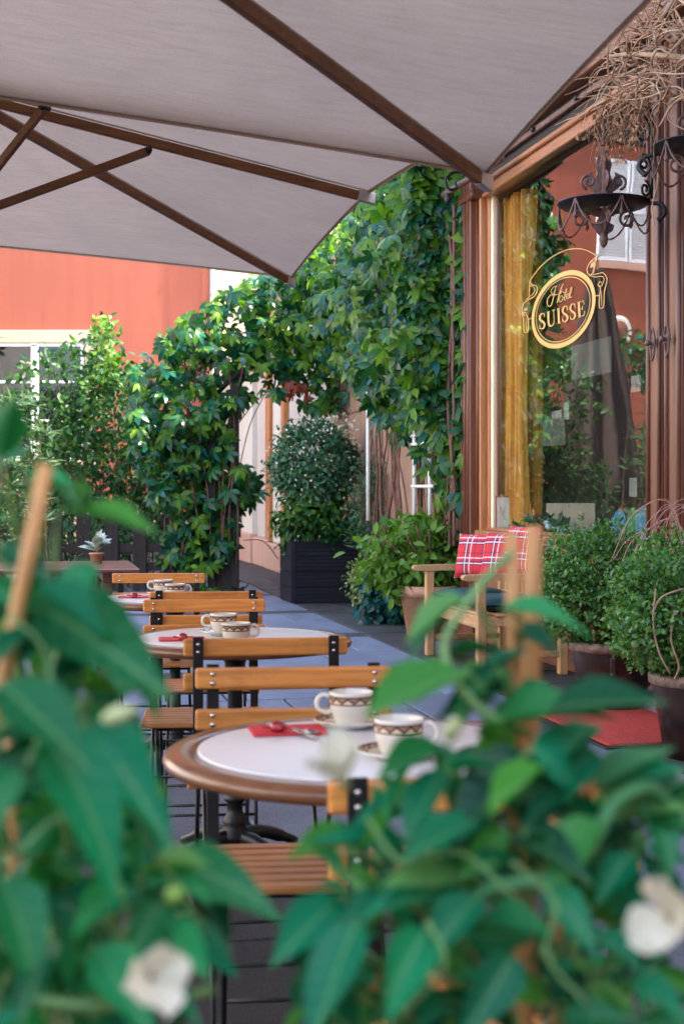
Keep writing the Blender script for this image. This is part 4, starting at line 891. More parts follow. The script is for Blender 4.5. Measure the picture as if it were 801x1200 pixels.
# box shrubs in glazed pots
def box_pot(label_p, label_s, loc, rp, hp, crown, rad, seed, n):
    r = empty('glazed_pot', loc); tag(r, label_p, 'plant pot')
    b = MB(); b.lathe([(0, 0), (rp*.72, 0), (rp*.95, hp*.75), (rp*.97, hp*.9), (rp*.97, hp*.91), (rp*.9, hp*.91), (rp*.88, hp*.86), (0, hp*.86)], seg=36); b.build('pot', M['pot'], r)
    b = MB(); b.lathe([(rp*.985, hp*.86), (rp*1.05, hp*.88), (rp*1.06, hp*.97), (rp*1.0, hp), (rp*.90, hp*.985), (rp*.895, hp*.9)], seg=36); b.build('rim', M['potrim'], r)
    b = MB(); b.lathe([(0, hp*.90), (rp*.89, hp*.89)], seg=24); b.build('soil', M['soil'], r)
    for k in range(2):
        a = R(-100+k*140); b = MB(); b.M = Matrix.Translation((rp*.97*math.cos(a), rp*.97*math.sin(a), hp*.70)) @ Matrix.Rotation(a+R(90), 4, 'Z')
        b.box(-.018, .018, -.02, .01, -.05, .05, .01, 2); b.lathe([(0, 0.0), (.012, .005), (.016, .02), (0, .03)], (0, -.02, -.06), 10); b.build('lug', M['pot'], r)
    s = shrub('box_shrub', label_s, Vector(loc)+Vector((0, 0, hp*.9)))
    P, T, Nn, S = lumpy(crown, rad, n, 7, 0.034, 0.024, -0.1, seed, 0.62, lobe=0.34, cut=lambda P: P[:, 2] > hp+0.0); foliage(s, T_SMALL, P, T, Nn, S, 'box')
    P, T, Nn, S = lumpy(np.array(crown)+np.array([0, 0, .0]), np.array(rad)*1.10, n//5, 6, 0.028, 0.016, -0.5, seed+1, 0.90, lobe=0.34, cut=lambda P: P[:, 2] > hp+0.05); foliage(s, T_SMALL, P, T, Nn, S, 'box', 'shoot_tips')
    P, T, Nn, S = lumpy(np.array(crown)-np.array([0, 0, rad[2]*.55]), (rad[0]*.85, rad[1]*.85, rad[2]*.3), 70, 6, 0.028, 0.02, 0.2, seed+2, 0.8, cut=lambda P: P[:, 2] > hp-0.02); foliage(s, T_SMALL, P, T, Nn, S, 'dryleaf', 'dry_leaves')
    b = MB(); L = Vector(s.location); cc = Vector(crown)
    for k in range(60):
        dd = Vector(rnd_unit(1)[0]); e = cc+Vector((dd.x*rad[0], dd.y*rad[1], abs(dd.z)*rad[2]*.9 if k % 2 else dd.z*rad[2]*.6))*.85; a = Vector(loc)+Vector((random.gauss(0, .03), random.gauss(0, .03), hp*.9))
        b.tube(bez([a-L, (a*.5+e*.5)+Vector((0, 0, .05))-L, e-L], 3), [.008]*3+[.005]*3+[.002], 5)
    tag(b.build('stem', M['bark'], s), kind='stuff'); return s
box_pot('brown glazed pot behind the red doormat under the further box shrub', 'dense round box shrub in the pot nearer to the bench', (1.52, 8.0, 0), 0.235, 0.40, (1.45, 8.0, 0.69), (0.33, 0.32, 0.33), 40, 1500)
bs = box_pot('brown glazed pot with chipped rim right of the red doormat', 'light green box shrub at the right edge with bare twisted stems', (1.66, 6.60, 0), 0.225, 0.40, (1.64, 6.6, 0.68), (0.36, 0.35, 0.34), 50, 1500)
L = Vector(bs.location)
for pts in ([(768, 690), (765, 730), (772, 765), (785, 790)], [(764, 720), (775, 700), (800, 690)], [(790, 715), (786, 750), (795, 780), (790, 796)]):
    b = MB(); b.tube(bez([at(x, y, 6.24)-L for x, y in pts], 5), 0.0042, 6); b.build('bare_stem', M['twigpale'], bs)
pg = shrub('pink_grass', 'drooping pinkish dry grass behind the right box shrub', (at(800, 600, 7.4).x, 7.4, 0), cat='grass')
b = MB(); L = Vector(pg.location)
for k in range(15):
    x = random.uniform(770, 830); y0 = random.uniform(590, 625); xe = x-random.uniform(20, 75); b.tube(bez([Vector((random.gauss(0, .03), random.gauss(0, .03), 0.02)), at(x+20, 700, 7.4)-L, at(x, y0, 7.4+random.gauss(0, .06))-L, at((x+xe)/2-8, y0+8, 7.35)-L, at(xe, y0+random.uniform(35, 80), 7.35+random.gauss(0, .06))-L], 5), [.0026]*12+[.002]*8+[.001], 4)
tag(b.build('blade', M['pinkgrass'], pg), kind='stuff')
dm = froot('red_doormat'); tag(dm, 'red coir doormat in front of the hotel door beside the pots', 'doormat')
b = MB(); b.box(6.35, 7.5, 0.12, 0.95, 0.016, 0.034, 0.008); b.build('mat', M['mat'], dm)
b = MB(); b.box(6.32, 7.53, 0.09, 0.98, 0.014, 0.022, 0.004); b.build('mat_edge', M['iron'], dm)

# ================================================================== PARASOLS
def bar_M(p, q, roll=0.0):
    p, q = Vector(p), Vector(q); x = (q-p).normalized(); z = Vector((0, 0, 1)); y = z.cross(x)
    if y.length < 1e-6: y = Vector((1, 0, 0))
    y.normalize(); z = x.cross(y)
    m = Matrix((x, y, z)).transposed().to_4x4(); m.translation = p; return m @ Matrix.Rotation(roll, 4, 'X'), (q-p).length
def parasol(loc, th, a, zc, zm, za, label, slider):
    r = empty('garden_parasol', loc, th); tag(r, label, 'parasol', 'square parasols over the tables')
    ap = Vector((0, 0, za)); ends = []
    for i, (sx, sy) in enumerate(((1, 1), (0, 1), (-1, 1), (-1, 0), (-1, -1), (0, -1), (1, -1), (1, 0))):
        ends.append(Vector((sx*a, sy*a, zm if sx*sy == 0 else zc)))
    for i in range(8):
        A, B = ends[i], ends[(i+1) % 8]
        def fn(s, t):                       # s from apex to hem, t across the panel
            e = A.lerp(B, t); k = s*(1-0.008*4*t*(1-t)*s); p = ap.lerp(e, k); p.z -= 0.030*math.sin(math.pi*s)*4*t*(1-t)*0.6+(0.004*math.sin(19*t+i)+0.003*math.sin(11*s+23*t))*16*t*(1-t)*s*(1-s); return p
        b = MB(); b.grid(lambda u_, v_: fn(u_, v_), 16, 18)
        def seam(u_, v_):
            p = fn(0.04+0.955*v_, 0.0); q = fn(0.04+0.955*v_, 0.022/max(.1, v_)*.5); d_ = (q-p); return p+d_.normalized()*.014*u_+Vector((0, 0, -.0025))
        b.grid(seam, 1, 14)
        def hem2(u_, v_):
            p = fn(1.0, v_); return p+(ap-p).normalized()*.012*u_+Vector((0, 0, -.003))
        b.grid(hem2, 1, 18)
        def hem(u_, v_):
            p = fn(1.0, v_); return p+Vector((0, 0, -0.012*u_))+(ap-p).normalized()*0.003*u_
        b.grid(hem, 1, 8); b.build('canopy_panel', M['canvas'], r)
    ctr = Vector((0, 0, slider))
    for i, e in enumerate(ends):
        dv = (ap-e).normalized(); dn = Vector((0, 0, -0.034))
        m, l = bar_M(ap+dn-dv*0.05, e+dn+dv*0.0); b = MB(); b.box(0, l, -.011, .011, -.019, .019, 0.003, M=m); rb = b.build('rib', M['ribwood'], r)
        b = MB(); b.box(l-.055, l+.02, -.0135, .0135, -.0215, .026, 0.005, 2, M=m); b.build('metal_tip', M['tin'], rb)
        if i in (0, 4): continue
        f = 0.45 if e.x*e.y == 0 else 0.2; p = ap.lerp(e, f)+Vector((0, 0, -.07)); m, l = bar_M(ctr+(p-ctr).normalized()*0.06, p); b = MB(); b.box(0, l, -.010, .010, -.017, .017, 0.003, M=m); b.build('strut', M['ribwood'], r)
        b = MB(); b.M = Matrix.Translation(p) @ Matrix.Rotation(math.atan2(e.y, e.x), 4, 'Z') @ Matrix.Rotation(R(90), 4, 'X'); b.lathe([(0, -.022), (.013, -.022), (.013, .022), (0, .022)], seg=10); b.build('hinge_pin', M['iron'], rb)
    b = MB(); b.tube([(0, 0, 0.12), (0, 0, za-0.02)], 0.027, 14); b.build('pole', M['polewood'], r)
    b = MB(); b.lathe([(.027, -.05), (.07, -.05), (.07, .05), (.027, .05)], (0, 0, slider), 16); b.build('slider', M['polewood'], r)
    b = MB(); b.lathe([(.027, -.06), (.075, -.06), (.075, .0), (.027, .02)], (0, 0, za-.05), 16); b.build('hub', M['polewood'], r)
    b = MB(); b.box(-.3, .3, -.3, .3, 0.014, .07, 0.015, 2); b.lathe([(.0, .07), (.05, .07), (.04, .3), (.03, .32), (0, .32)], seg=16); b.build('base', M['iron'], r)
    return r
parasol((-1.482, 5.449, 0), 0.231, 1.643, 2.358, 2.469, 2.80, 'grey square parasol further back, its wooden struts showing', 2.27)
parasol((-0.819, 2.343, 0), 0.213, 1.638, 2.200, 2.367, 2.55, 'grey square parasol nearest overhead, reaching to the shop window', 2.02)

# ================================================================== TABLES AND CHAIRS
def table(loc, label, rz=0.0):
    r = empty('bistro_table', loc, rz); tag(r, label, 'table', 'round tables in a row')
    RT, RI = 0.385, 0.323
    b = MB(); b.lathe([(0, .712), (RT-.02, .712), (RT-.004, .718), (RT, .728), (RT-.003, .738), (RT-.014, .745), (RI+.001, .745), (RI-.001, .742), (0, .742)], seg=72); b.build('table_rim', M['rimwood'], r)
    b = MB(); b.lathe([(RI-.002, .7425), (RI-.003, .7465), (RI-.006, .747), (0, .747)], seg=64); b.build('white_inlay', M['marble'], r)
    b = MB(); b.lathe([(.022, .06), (.055, .07), (.060, .10), (.036, .12), (.042, .135), (.036, .15), (.026, .17), (.026, .20), (.036, .21), (.036, .22), (.026, .23), (.024, .62), (.034, .64), (.034, .66), (.05, .69), (.10, .711), (0, .711)], seg=20)
    b.build('pedestal', M['iron'], r)
    for k in range(4):
        a = R(45+90*k); b = MB(); c, s = math.cos(a), math.sin(a); b.tube(bez([(0.02*c, 0.02*s, .09), (.12*c, .12*s, .085), (.22*c, .22*s, .05), (.27*c, .27*s, .028)], 4), [.026]*4+[.022]*4+[.016]*4+[.016], 8); b.build('foot', M['iron'], r)
    return r
TZ = 0.747
T1 = table((0.050, 2.68, 0.012), 'nearest round table with white inlay behind the foreground plants')
T2 = table((-0.352, 4.69, 0.012), 'second round table with two cups, between two pairs of chairs')
T3 = table((-0.753, 6.43, 0.012), 'farthest round table in front of the leafy arch post')

def chair():
    r = empty('folding_chair'); W = 0.215; SW_ = 0.165
    def post(z): return (0.014 if z > .55 else 0.014-(.55-z)*0.10)
    for zt, tag_ in ((0.842, 0), (0.752, 1)):
        b = MB(); n = 10; y0 = post(zt-.02)-.016
        b.box(-W, W, y0-.009, y0+.008, zt-.046, zt, 0.006, 2); rl = b.build('back_rail', M['oak'], r)
        for sx in (-1, 1):
            for dz in ((-.013, -.033)):
                b = MB(); b.M = Matrix.Translation((sx*(SW_+.012), y0-.009, zt+dz)) @ Matrix.Rotation(R(90), 4, 'X'); b.lathe([(.0065, -.001), (.006, .002), (.003, .004), (0, .0045)], seg=10); b.build('bolt', M['steel'], rl)
    for sx in (-1, 1):
        x = sx*(SW_+.012)
        b = MB(); seg = [(post(.845), .845), (post(.6), .6), (-.02, .46)]
        for (ya, za), (yb, zb) in zip(seg, seg[1:]):
            m, l = bar_M((x, ya, za), (x, yb, zb)); b.box(-.003, l+.003, -.0135, .0135, -.003, .003, .001, M=m)
        b.tube([(x, -.02, .46), (x, -.17, .24), (x, -.33, 0.0)], .0065, 8); b.build('rear_upright', M['iron'], r)
        for z in (.829, .809, .739):
            b = MB(); b.M = Matrix.Translation((x, post(z)+.004, z)) @ Matrix.Rotation(R(-90), 4, 'X'); b.lathe([(.005, -.001), (.004, .002), (0, .003)], seg=8); b.build('strap_bolt', M['steel'], r)
        x2 = sx*(SW_-.012); b = MB(); b.tube([(x2, -.35, .44), (x2, -.16, .23), (x2, .12, 0.0)], .0065, 8); b.build('crossed_leg', M['iron'], r)
        b = MB(); b.box(x2-.003, x2+.003, -.36, -.01, .42, .444, .001); b.build('seat_bar', M['iron'], r)
    for (y, z, wd) in ((-.245, .13, SW_+.012), (.02, .105, SW_-.012), (-.02, .45, SW_+.012), (-.33, .435, SW_-.012), (-.165, .245, SW_+.02)):
        b = MB(); b.tube([(-wd, y, z), (wd, y, z)], .005, 8); b.build('cross_rod', M['iron'], r)
    for k in range(7):
        y = -.365+k*.051; b = MB(); b.box(-.205, .205, y, y+.040, .445, .462, .005, 2); b.build('seat_slat', M['seatwood'], r)
    return r
c0 = chair()
def chair_tags(c, label): tag(c, label, 'chair', 'folding wooden chairs at the round tables')
specs = [(-.105, 3.12, 5, 'light wooden folding chair facing us at the far side of the nearest table'),
         (-.199, 3.73, 187, 'folding chair with black back straps, pushed to the near side of the second table'),
         (-.489, 5.06, 5, 'folding chair facing us at the far side of the second table'),
         (-.520, 5.45, 185, 'darker folding chair seen from behind at the near side of the farthest table'),
         (-.857, 6.66, 4, 'folding chair facing us behind the farthest table'),
         (.195, 1.92, 187, 'folding chair closest to us, mostly hidden behind the right climbing plant')]
for i, (x, y, a, lb_) in enumerate(specs):
    c = c0 if i == 0 else copy_tree(c0)
    c.location = (x, y, 0.012); c.rotation_euler.z = R(a); chair_tags(c, lb_)

# ------------------------------------------------------------------ cups, saucers, napkins, cutlery
def band(name, p0, p1, seg, parent, rep=1):
    """strip between two (r, z) circles, with a UV running round it"""
    me = bpy.data.meshes.new(name); V = []; F = []
    for k in range(seg+1):
        a = 2*math.pi*k/seg
        for r_, z_ in (p0, p1): V.append((r_*math.cos(a), r_*math.sin(a), z_))
    for k in range(seg): F.append((2*k, 2*k+2, 2*k+3, 2*k+1))
    me.from_pydata(V, [], F); uvl = me.uv_layers.new(name='UVMap')
    for p in me.polygons:
        k = p.index
        for li, (uu, vv) in zip(p.loop_indices, ((k/seg, 0), ((k+1)/seg, 0), ((k+1)/seg, 1), (k/seg, 1))): uvl.data[li].uv = (uu*rep, vv)
        p.use_smooth = True
    me.materials.append(M['band']); return inst(name, me, parent)
def make_cup():
    r = empty('coffee_cup')
    b = MB(); b.lathe([(0, .003), (.027, .003), (.028, 0), (.031, 0), (.0325, .005), (.036, .012), (.0395, .021), (.0402, .023), (.0425, .026), (.0448, .062), (.0452, .0645), (.0440, .0655), (.0425, .062), (.040, .027), (.035, .016), (.02, .010), (0, .009)], seg=44)
    b.build('cup_body', M['ceramic'], r)
    band('triangle_border', (.0438, .0405), (.0451, .0585), 66, r)
    b = MB(); b.tube(bez([(.041, 0, .054), (.058, 0, .058), (.069, 0, .046), (.066, 0, .030), (.052, 0, .023), (.041, 0, .025)], 5), .0048, 8); b.build('handle', M['ceramic'], r)
    return r
def make_saucer():
    r = empty('saucer')
    b = MB(); b.lathe([(0, .004), (.022, .004), (.024, .0), (.040, .0), (.043, .004), (.060, .009), (.0745, .0155), (.0755, .0175), (.0735, .018), (.058, .0125), (.040, .0075), (.025, .0070), (0, .0070)], seg=48); b.build('plate', M['ceramic'], r)
    band('triangle_border', (.056, .01245), (.0725, .01825), 72, r, 1.5); return r
cup0, sau0 = make_cup(), make_saucer()
cups = [(411, 848, 0.0, 180, 'white cup with triangle border at the back of the nearest table', 'patterned saucer under the back cup of the nearest table'),
        (467, 884, 0.0, -15, 'white cup with triangle border at the front right of the nearest table', 'patterned saucer under the front cup of the nearest table'),
        (261.5, 742, 0.0, 182, 'cup with its handle to the left, at the back of the second table', 'patterned saucer under the back cup of the second table'),
        (276.5, 754.5, 0.0, 3, 'cup with its handle to the right, at the front of the second table', 'patterned saucer under the front cup of the second table'),
        (191, 696, 0.0, 184, 'cup with its handle to the left, at the back of the farthest table', 'patterned saucer under the back cup of the farthest table'),
        (205, 701.5, 0.0, 4, 'cup with its handle to the right, at the front of the farthest table', 'patterned saucer under the front cup of the farthest table')]
tz = TZ+.012+.0008
for i, (px, py, _, a, lc, ls) in enumerate(cups):
    p = on_plane(px, py, tz+.007)
    s = sau0 if i == 0 else copy_tree(sau0); s.location = (p.x, p.y, tz); s.rotation_euler.z = R(a*1.7); tag(s, ls, 'saucer', 'patterned saucers')
    c = cup0 if i == 0 else copy_tree(cup0); c.location = (p.x, p.y, tz+.0072); c.rotation_euler.z = R(a); tag(c, lc, 'cup', 'patterned coffee cups')
def napkin(px, py, rz, label, w_=.15, l_=.115):
    p = on_plane(px, py, tz); b = MB()
    b.box(-w_/2, w_/2, -l_/2, l_/2, 0.0004, .0022, .0006); b.box(-w_/2+.004, w_/2-.001, -l_/2+.003, l_/2-.002, .0023, .0040, .0006)
    o = b.build('red_napkin', M['napkin']); o.location = p; o.rotation_euler.z = R(rz); tag(o, label, 'napkin', 'red paper napkins'); return o
def cutlery(kind, p, rz, label, grp):
    r = empty(kind, p, R(rz)); tag(r, label, kind.replace('_', ' '), grp)
    if kind == 'knife':
        b = MB(); b.prism([(-.01, -.006), (.06, -.008), (.085, -.004), (.092, .004), (.06, .007), (-.01, .006)], .0, .002); b.build('blade', M['steel'], r)
        b = MB(); b.box(-.085, -.008, -.006, .006, -.0002, .006, .002, 2); b.build('handle', M['steel'], r)
    else:
        b = MB(); b.lathe([(0, 0), (.012, .001), (.0185, .005), (.019, .006), (.012, .003), (0, .002)], (.07, 0, 0), 18, True, 0.72); b.build('bowl', M['steel'], r)
        b = MB(); b.box(-.07, .056, -.0035, .0035, .002, .0045, .001); b.build('handle', M['steel'], r)
    return r
def sweet(px, py, label):
    p = on_plane(px, py, tz+.004); r = empty('wrapped_sweet', p); tag(r, label, 'sweet', 'red wrapped sweets')
    b = MB(); b.lathe([(0, 0), (.012, .001), (.017, .008), (.014, .017), (.006, .022), (0, .023)], seg=14, sy=.85); b.build('sweet_body', M['berry'], r)
    b = MB(); b.prism([(.014, 0), (.030, -.009), (.028, 0), (.031, .009)], .007, .012); b.prism([(-.014, 0), (-.030, -.009), (-.028, 0), (-.031, .009)], .007, .012); b.build('wrapper_end', M['napkin'], r)
nk = [(337, 857, 10, 'red napkin under a knife on the nearest table'), (213, 749.5, 8, 'red napkin with a sweet at the left of the second table'), (318, 757.5, 12, 'red napkin with a spoon at the right of the second table'), (158, 700, 8, 'red napkin with a sweet on the farthest table')]
for a in nk: napkin(*a)
zz = tz+.0042
cutlery('knife', on_plane(346, 857, zz), -62, 'steel table knife lying on the red napkin of the nearest table', 'table knives')
cutlery('teaspoon', on_plane(338, 855, zz), -50, 'steel teaspoon beside the knife on the nearest table', 'teaspoons')
cutlery('teaspoon', on_plane(325, 757, zz+.001), 100, 'steel teaspoon on the right napkin of the second table', 'teaspoons')
cutlery('knife', on_plane(221, 749, zz), -60, 'steel knife on the left napkin of the second table', 'table knives')
cutlery('teaspoon', on_plane(240, 700, tz+.001), 60, 'steel teaspoon at the right of the farthest table', 'teaspoons')
sweet(325, 858, 'shiny red sweet on the napkin of the nearest table'); sweet(214, 750, 'shiny red sweet on the left napkin of the second table'); sweet(157, 700, 'shiny red sweet on the napkin of the farthest table'); sweet(310, 757, 'shiny red sweet on the right napkin of the second table')

# ================================================================== BENCH WITH CUSHIONS
be = froot('garden_bench'); tag(be, 'honey coloured wooden garden bench with armrests below the shop window', 'bench')
UA, UB = 8.99, 10.24
for u_ in (UA, UB):
    b = MB(); b.box(u_-.03, u_+.03, .71, .77, .012, .645, .006); b.build('front_leg', M['teakv'], be)
    b = MB(); b.box(u_-.03, u_+.03, .14, .20, .012, .88, .006); b.tube([(u_-.03, .17, .88), (u_+.03, .17, .88)], .03, 14); b.build('back_post', M['teakv'], be)
    b = MB(); ol_ = [(.20, 0), (.84, 0)]+[(.84+.03*math.sin(t), .02-.02*math.cos(t)) for t in np.linspace(.3, math.pi, 8)]+[(.60, .045), (.20, .035)]
    b.prism([(x, z) for x, z in ol_], -.036, .036, Matrix.Translation((u_, 0, .645)) @ Matrix(((0, 0, 1, 0), (1, 0, 0, 0), (0, 1, 0, 0), (0, 0, 0, 1)))); b.build('armrest', M['teak'], be)
    b = MB(); b.box(u_-.018, u_+.018, .20, .71, .34, .40, .004); b.box(u_-.015, u_+.015, .20, .71, .13, .17, .004); b.build('side_rail', M['teak'], be)
b = MB(); b.box(UA+.03, UB-.03, .72, .755, .325, .405, .005); b.build('front_rail', M['teak'], be)
for k in range(6):
    b = MB(); b.box(UA-.03 if k else UA+.031, UB+.03 if k else UB-.031, .215+.09*(5-k), .285+.09*(5-k), .405, .425, .005); b.build('seat_slat', M['teak'], be)
b = MB(); b.box(UA+.03, UB-.03, .145, .185, .80, .87, .008); b.build('top_rail', M['teak'], be)
b = MB(); b.box(UA+.03, UB-.03, .145, .185, .45, .50, .006); b.build('lower_rail', M['teak'], be)
for k in range(13):
    u_ = UA+.09+k*(UB-UA-.18)/12; b = MB(); b.box(u_-.016, u_+.016, .155, .175, .50, .80, .003); b.build('back_slat', M['teakv'], be)
def pillow(i, j, w_, h_, t_):
    pass
def cushion(loc, rz, tilt, w_, h_, t_, mt, name, label, cat, grp, flat=False):
    b = MB(); n = 16
    for side in (1, -1):
        def fn(u_, v_):
            x, z = u_*2-1, v_*2-1; k = max(0, (1-x**4)*(1-z**4))**0.5; pin = 1-0.06*(1-abs(x))*0-0.05*(1-z*z)*abs(x)**6
            return (x*w_/2*(1-0.05*(1-z*z)), side*(t_/2*k+.004), z*h_/2*(1-0.05*(1-x*x)))
        b.grid(fn, n, n)
    m = b.mesh(name, mt); o = inst(name, m)
    o.matrix_world = Matrix.Translation(loc) @ Matrix.Rotation(rz, 4, 'Z') @ Matrix.Rotation(tilt, 4, 'X'); tag(o, label, cat, grp); return o
gc = 'red tartan cushions on the bench'
def cpos(px, py, d): return at(px, py, d)
cushion(cpos(560, 652, 10.25), R(-38), R(-14), .36, .33, .13, M['tartan'], 'tartan_cushion', 'red tartan cushion leaning at the far end of the bench', 'cushion', gc)
cushion(cpos(592, 652, 9.95), R(-40), R(-16), .38, .335, .13, M['tartan'], 'tartan_cushion', 'red tartan cushion in front, overlapping the far cushion', 'cushion', gc)
cushion(cpos(612, 645, 9.75), R(-62), R(-10), .36, .34, .11, M['tartan'], 'tartan_cushion', 'red tartan cushion behind the other two, against the bench back', 'cushion', gc)
for (u_, lb_) in ((9.92, 'dark green seat cushion at the far half of the bench'), (9.30, 'dark green seat cushion at the near half of the bench')):
    cushion(fw(u_, .48, .475), FROT, R(90), .58, .50, .10, M['greencloth'], 'seat_cushion', lb_, 'seat cushion', 'dark green seat cushions')

# ================================================================== SLATTED TABLE AND BENCH ON THE LEFT
def nu(n, u_): return Vector((Nv.x*n+Uv.x*u_, Nv.y*n+Uv.y*u_, 0))
sk = empty('slatted_table', nu(-.25, 9.5), TH); tag(sk, 'reddish brown slatted table at the left beside the fence', 'table')
for k in range(6):
    b = MB(); b.box(-.9, .9, -.53+k*.178, -.53+k*.178+.168, .725, .752, .006); b.build('plank', M['redtable'], sk)
for x in (-.7, .7):
    b = MB(); b.box(x-.03, x+.03, -.45, .45, .665, .724, .005); b.build('batten', M['redtable'], sk)
    for y in (-.4, .4): b = MB(); b.box(x-.035, x+.035, y-.035, y+.035, 0.01, .664, .006); b.build('leg', M['redtable'], sk)
sb = empty('slatted_bench', nu(-.62, 8.55), TH); tag(sb, 'reddish brown slatted bench in front of the slatted table', 'bench')
for k in range(3):
    b = MB(); b.box(-.85, .85, -.17+k*.115, -.17+k*.115+.105, .43, .455, .006); b.build('plank', M['redtable'], sb)
for x in (-.65, .65):
    b = MB(); b.box(x-.03, x+.03, -.15, .15, .375, .429, .005); b.build('batten', M['redtable'], sb)
    for y in (-.12, .12): b = MB(); b.box(x-.03, x+.03, y-.03, y+.03, 0.01, .374, .006); b.build('leg', M['redtable'], sb)
p = at(113, 655, 9.55); sp_ = empty('silver_plant', (p.x, p.y, .753)); tag(sp_, 'silvery leaved small plant in a pot on the slatted table', 'plant')
b = MB(); b.lathe([(0, 0), (.035, 0), (.045, .06), (.05, .06), (.05, .07), (.042, .07), (0, .06)], seg=20); b.build('pot', M['terracotta'], sp_)
N = 26; a = RNG.uniform(0, 6.28, N); Tt = np.stack([np.cos(a)*.7, np.sin(a)*.7, RNG.uniform(.2, 1.2, N)], 1); P = np.tile([0, 0, .07], (N, 1))+np.stack([0*a, 0*a, RNG.uniform(0, .06, N)], 1)
me_ = tmesh('leaf', T_SIMPLE, M['silver']); leaf_objects('leaf', [me_], P, Tt, np.array([0, -.3, 1])+RNG.normal(size=P.shape)*.3, .11*RNG.uniform(.7, 1.2, N), sp_)

# ================================================================== IN THE SHOP WINDOW
cu_ = froot('gold_curtain'); tag(cu_, 'long golden curtain hanging inside the shop window', 'curtain')
ua, ub = fac(626, 500, -.2).x, fac(599, 500, -.2).x
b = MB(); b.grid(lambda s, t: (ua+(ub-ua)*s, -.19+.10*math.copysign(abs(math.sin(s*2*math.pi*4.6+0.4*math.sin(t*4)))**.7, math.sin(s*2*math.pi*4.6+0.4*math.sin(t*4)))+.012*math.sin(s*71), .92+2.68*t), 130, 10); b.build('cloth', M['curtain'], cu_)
b = MB(); b.tube([(8.1, -.19, 3.66), (10.9, -.19, 3.66)], .016, 8); b.build('curtain_rod', M['iron'], cu_)
def std(name, label, cat, px, py0, py1, out, w_, mt, th=.012, group=None, lean=0.0):
    """upright thing standing on the window stage, turned a little to the street"""
    c = fac(px, py1, out); h = abs(fac(px, py0, out).z-c.z); r = empty(name, Nv*N0, FROT); return c, h
def local_thing(name, label, cat, c, turn, group=None):
    w_ = fw(c.x, c.y, c.z); r = empty(name, w_, FROT+turn); tag(r, label, cat, group); return r
c = fac(589, 622, -.06); h = fac(589, 588, -.06).z-c.z; c.z = .93
r = local_thing('picture_frame', 'small white picture frame standing in the left corner of the shop window', 'picture frame', c, R(62))
b = MB(); hw = .062
for x0, x1, z0, z1 in ((-hw, -hw+.012, 0, .27), (hw-.012, hw, 0, .27), (-hw+.012, hw-.012, 0, .014), (-hw+.012, hw-.012, .256, .27)): b.box(x0, x1, -.008, .008, z0, z1, .002)
b.build('frame', M['framewoodx'], r); b = MB(); b.box(-hw+.012, hw-.012, -.006, .004, .014, .256); b.build('picture', M['paper'], r)
b = MB(); b.tube(bez([(-.02, .0055, .08), (.0, .0055, .12), (-.01, .0055, .15), (.02, .0055, .18), (.01, .0055, .13)], 4), .002, 4); b.build('drawing', M['pinkflower'], r)
c = fac(668, 618, -.5); c.z = .93; zt = fac(668, 590, -.5).z
r = local_thing('beige_box', 'beige cardboard box standing in the middle of the shop window', 'box', c, R(70))
b = MB(); hh = zt-.93; b.box(-.185, .185, -.2, .2, 0, hh, .004); b.build('carton', M['beigebox'], r); b = MB(); b.box(-.187, .187, -.012, .012, 0.002, hh+.002); b.build('tape', M['paper'], r)
for k, (px, y0, mt, lb_) in enumerate(((725.5, 597, plain('sky_blue_card', (.14, .50, .72), .5), 'blue oval card at the right end of the shop window'), (742, 594, plain('leaf_green_card', (.16, .50, .16), .5), 'green oval card between the two blue ones'), (755, 594, plain('pale_blue_card', (.20, .58, .72), .5), 'pale blue oval card next to the right window post'))):
    c = fac(px, 620, -.12); z1 = fac(px, y0, -.12).z; c.z = .925; r = local_thing('oval_card', lb_, 'card', c, R(70), 'oval cards in the shop window')
    hh = z1-.925; b = MB(); n = 28; b.prism([(.043*math.cos(t)*(1 if k < 2 else 1.3), hh/2+hh/2*math.sin(t)) for t in np.linspace(0, 2*math.pi, n, endpoint=False)], -.004, .004, Matrix.Rotation(R(90), 4, 'X')); b.build('card', mt, r)
    b = MB(); b.prism([(.028*math.cos(t), hh*.62+.05*math.sin(t)) for t in np.linspace(0, 2*math.pi, 18, endpoint=False)], .0045, .006, Matrix.Rotation(R(90), 4, 'X')); b.prism([(.010*math.cos(t), hh*.62+.018*math.sin(t)) for t in np.linspace(0, 2*math.pi, 12, endpoint=False)], .0062, .0075, Matrix.Rotation(R(90), 4, 'X')); b.build('print', M['paper'], r)
r = froot('window_garland'); tag(r, 'row of grey green leaves and pale stones along the window sill', 'garland')
P = []
for x in np.arange(600, 664, 0.7):
    c = fac(x, 615, -.12-random.random()*.15); P.append((c.x, c.y, .93+random.random()*.09))
P = np.array(P); o = cloud('leaves', T_SIMPLE, np.repeat(P, 3, 0), RNG.normal(size=(len(P)*3, 3))+[0, .3, .6], RNG.normal(size=(len(P)*3, 3))+[0, .5, .5], .07*RNG.uniform(.6, 1.3, len(P)*3), M['planterleaf'], r); tag(o, kind='stuff')
for k in range(22):
    c = fac(random.uniform(638, 664), 615, -.1-random.random()*.12); b = MB(); s = random.uniform(.02, .038); b.lathe([(0, -s*.7), (s*.8, -s*.4), (s, 0), (s*.75, s*.5), (0, s*.75)], (c.x, c.y, .94+random.random()*.06), 10); b.build('stone', M['greystone'], r)
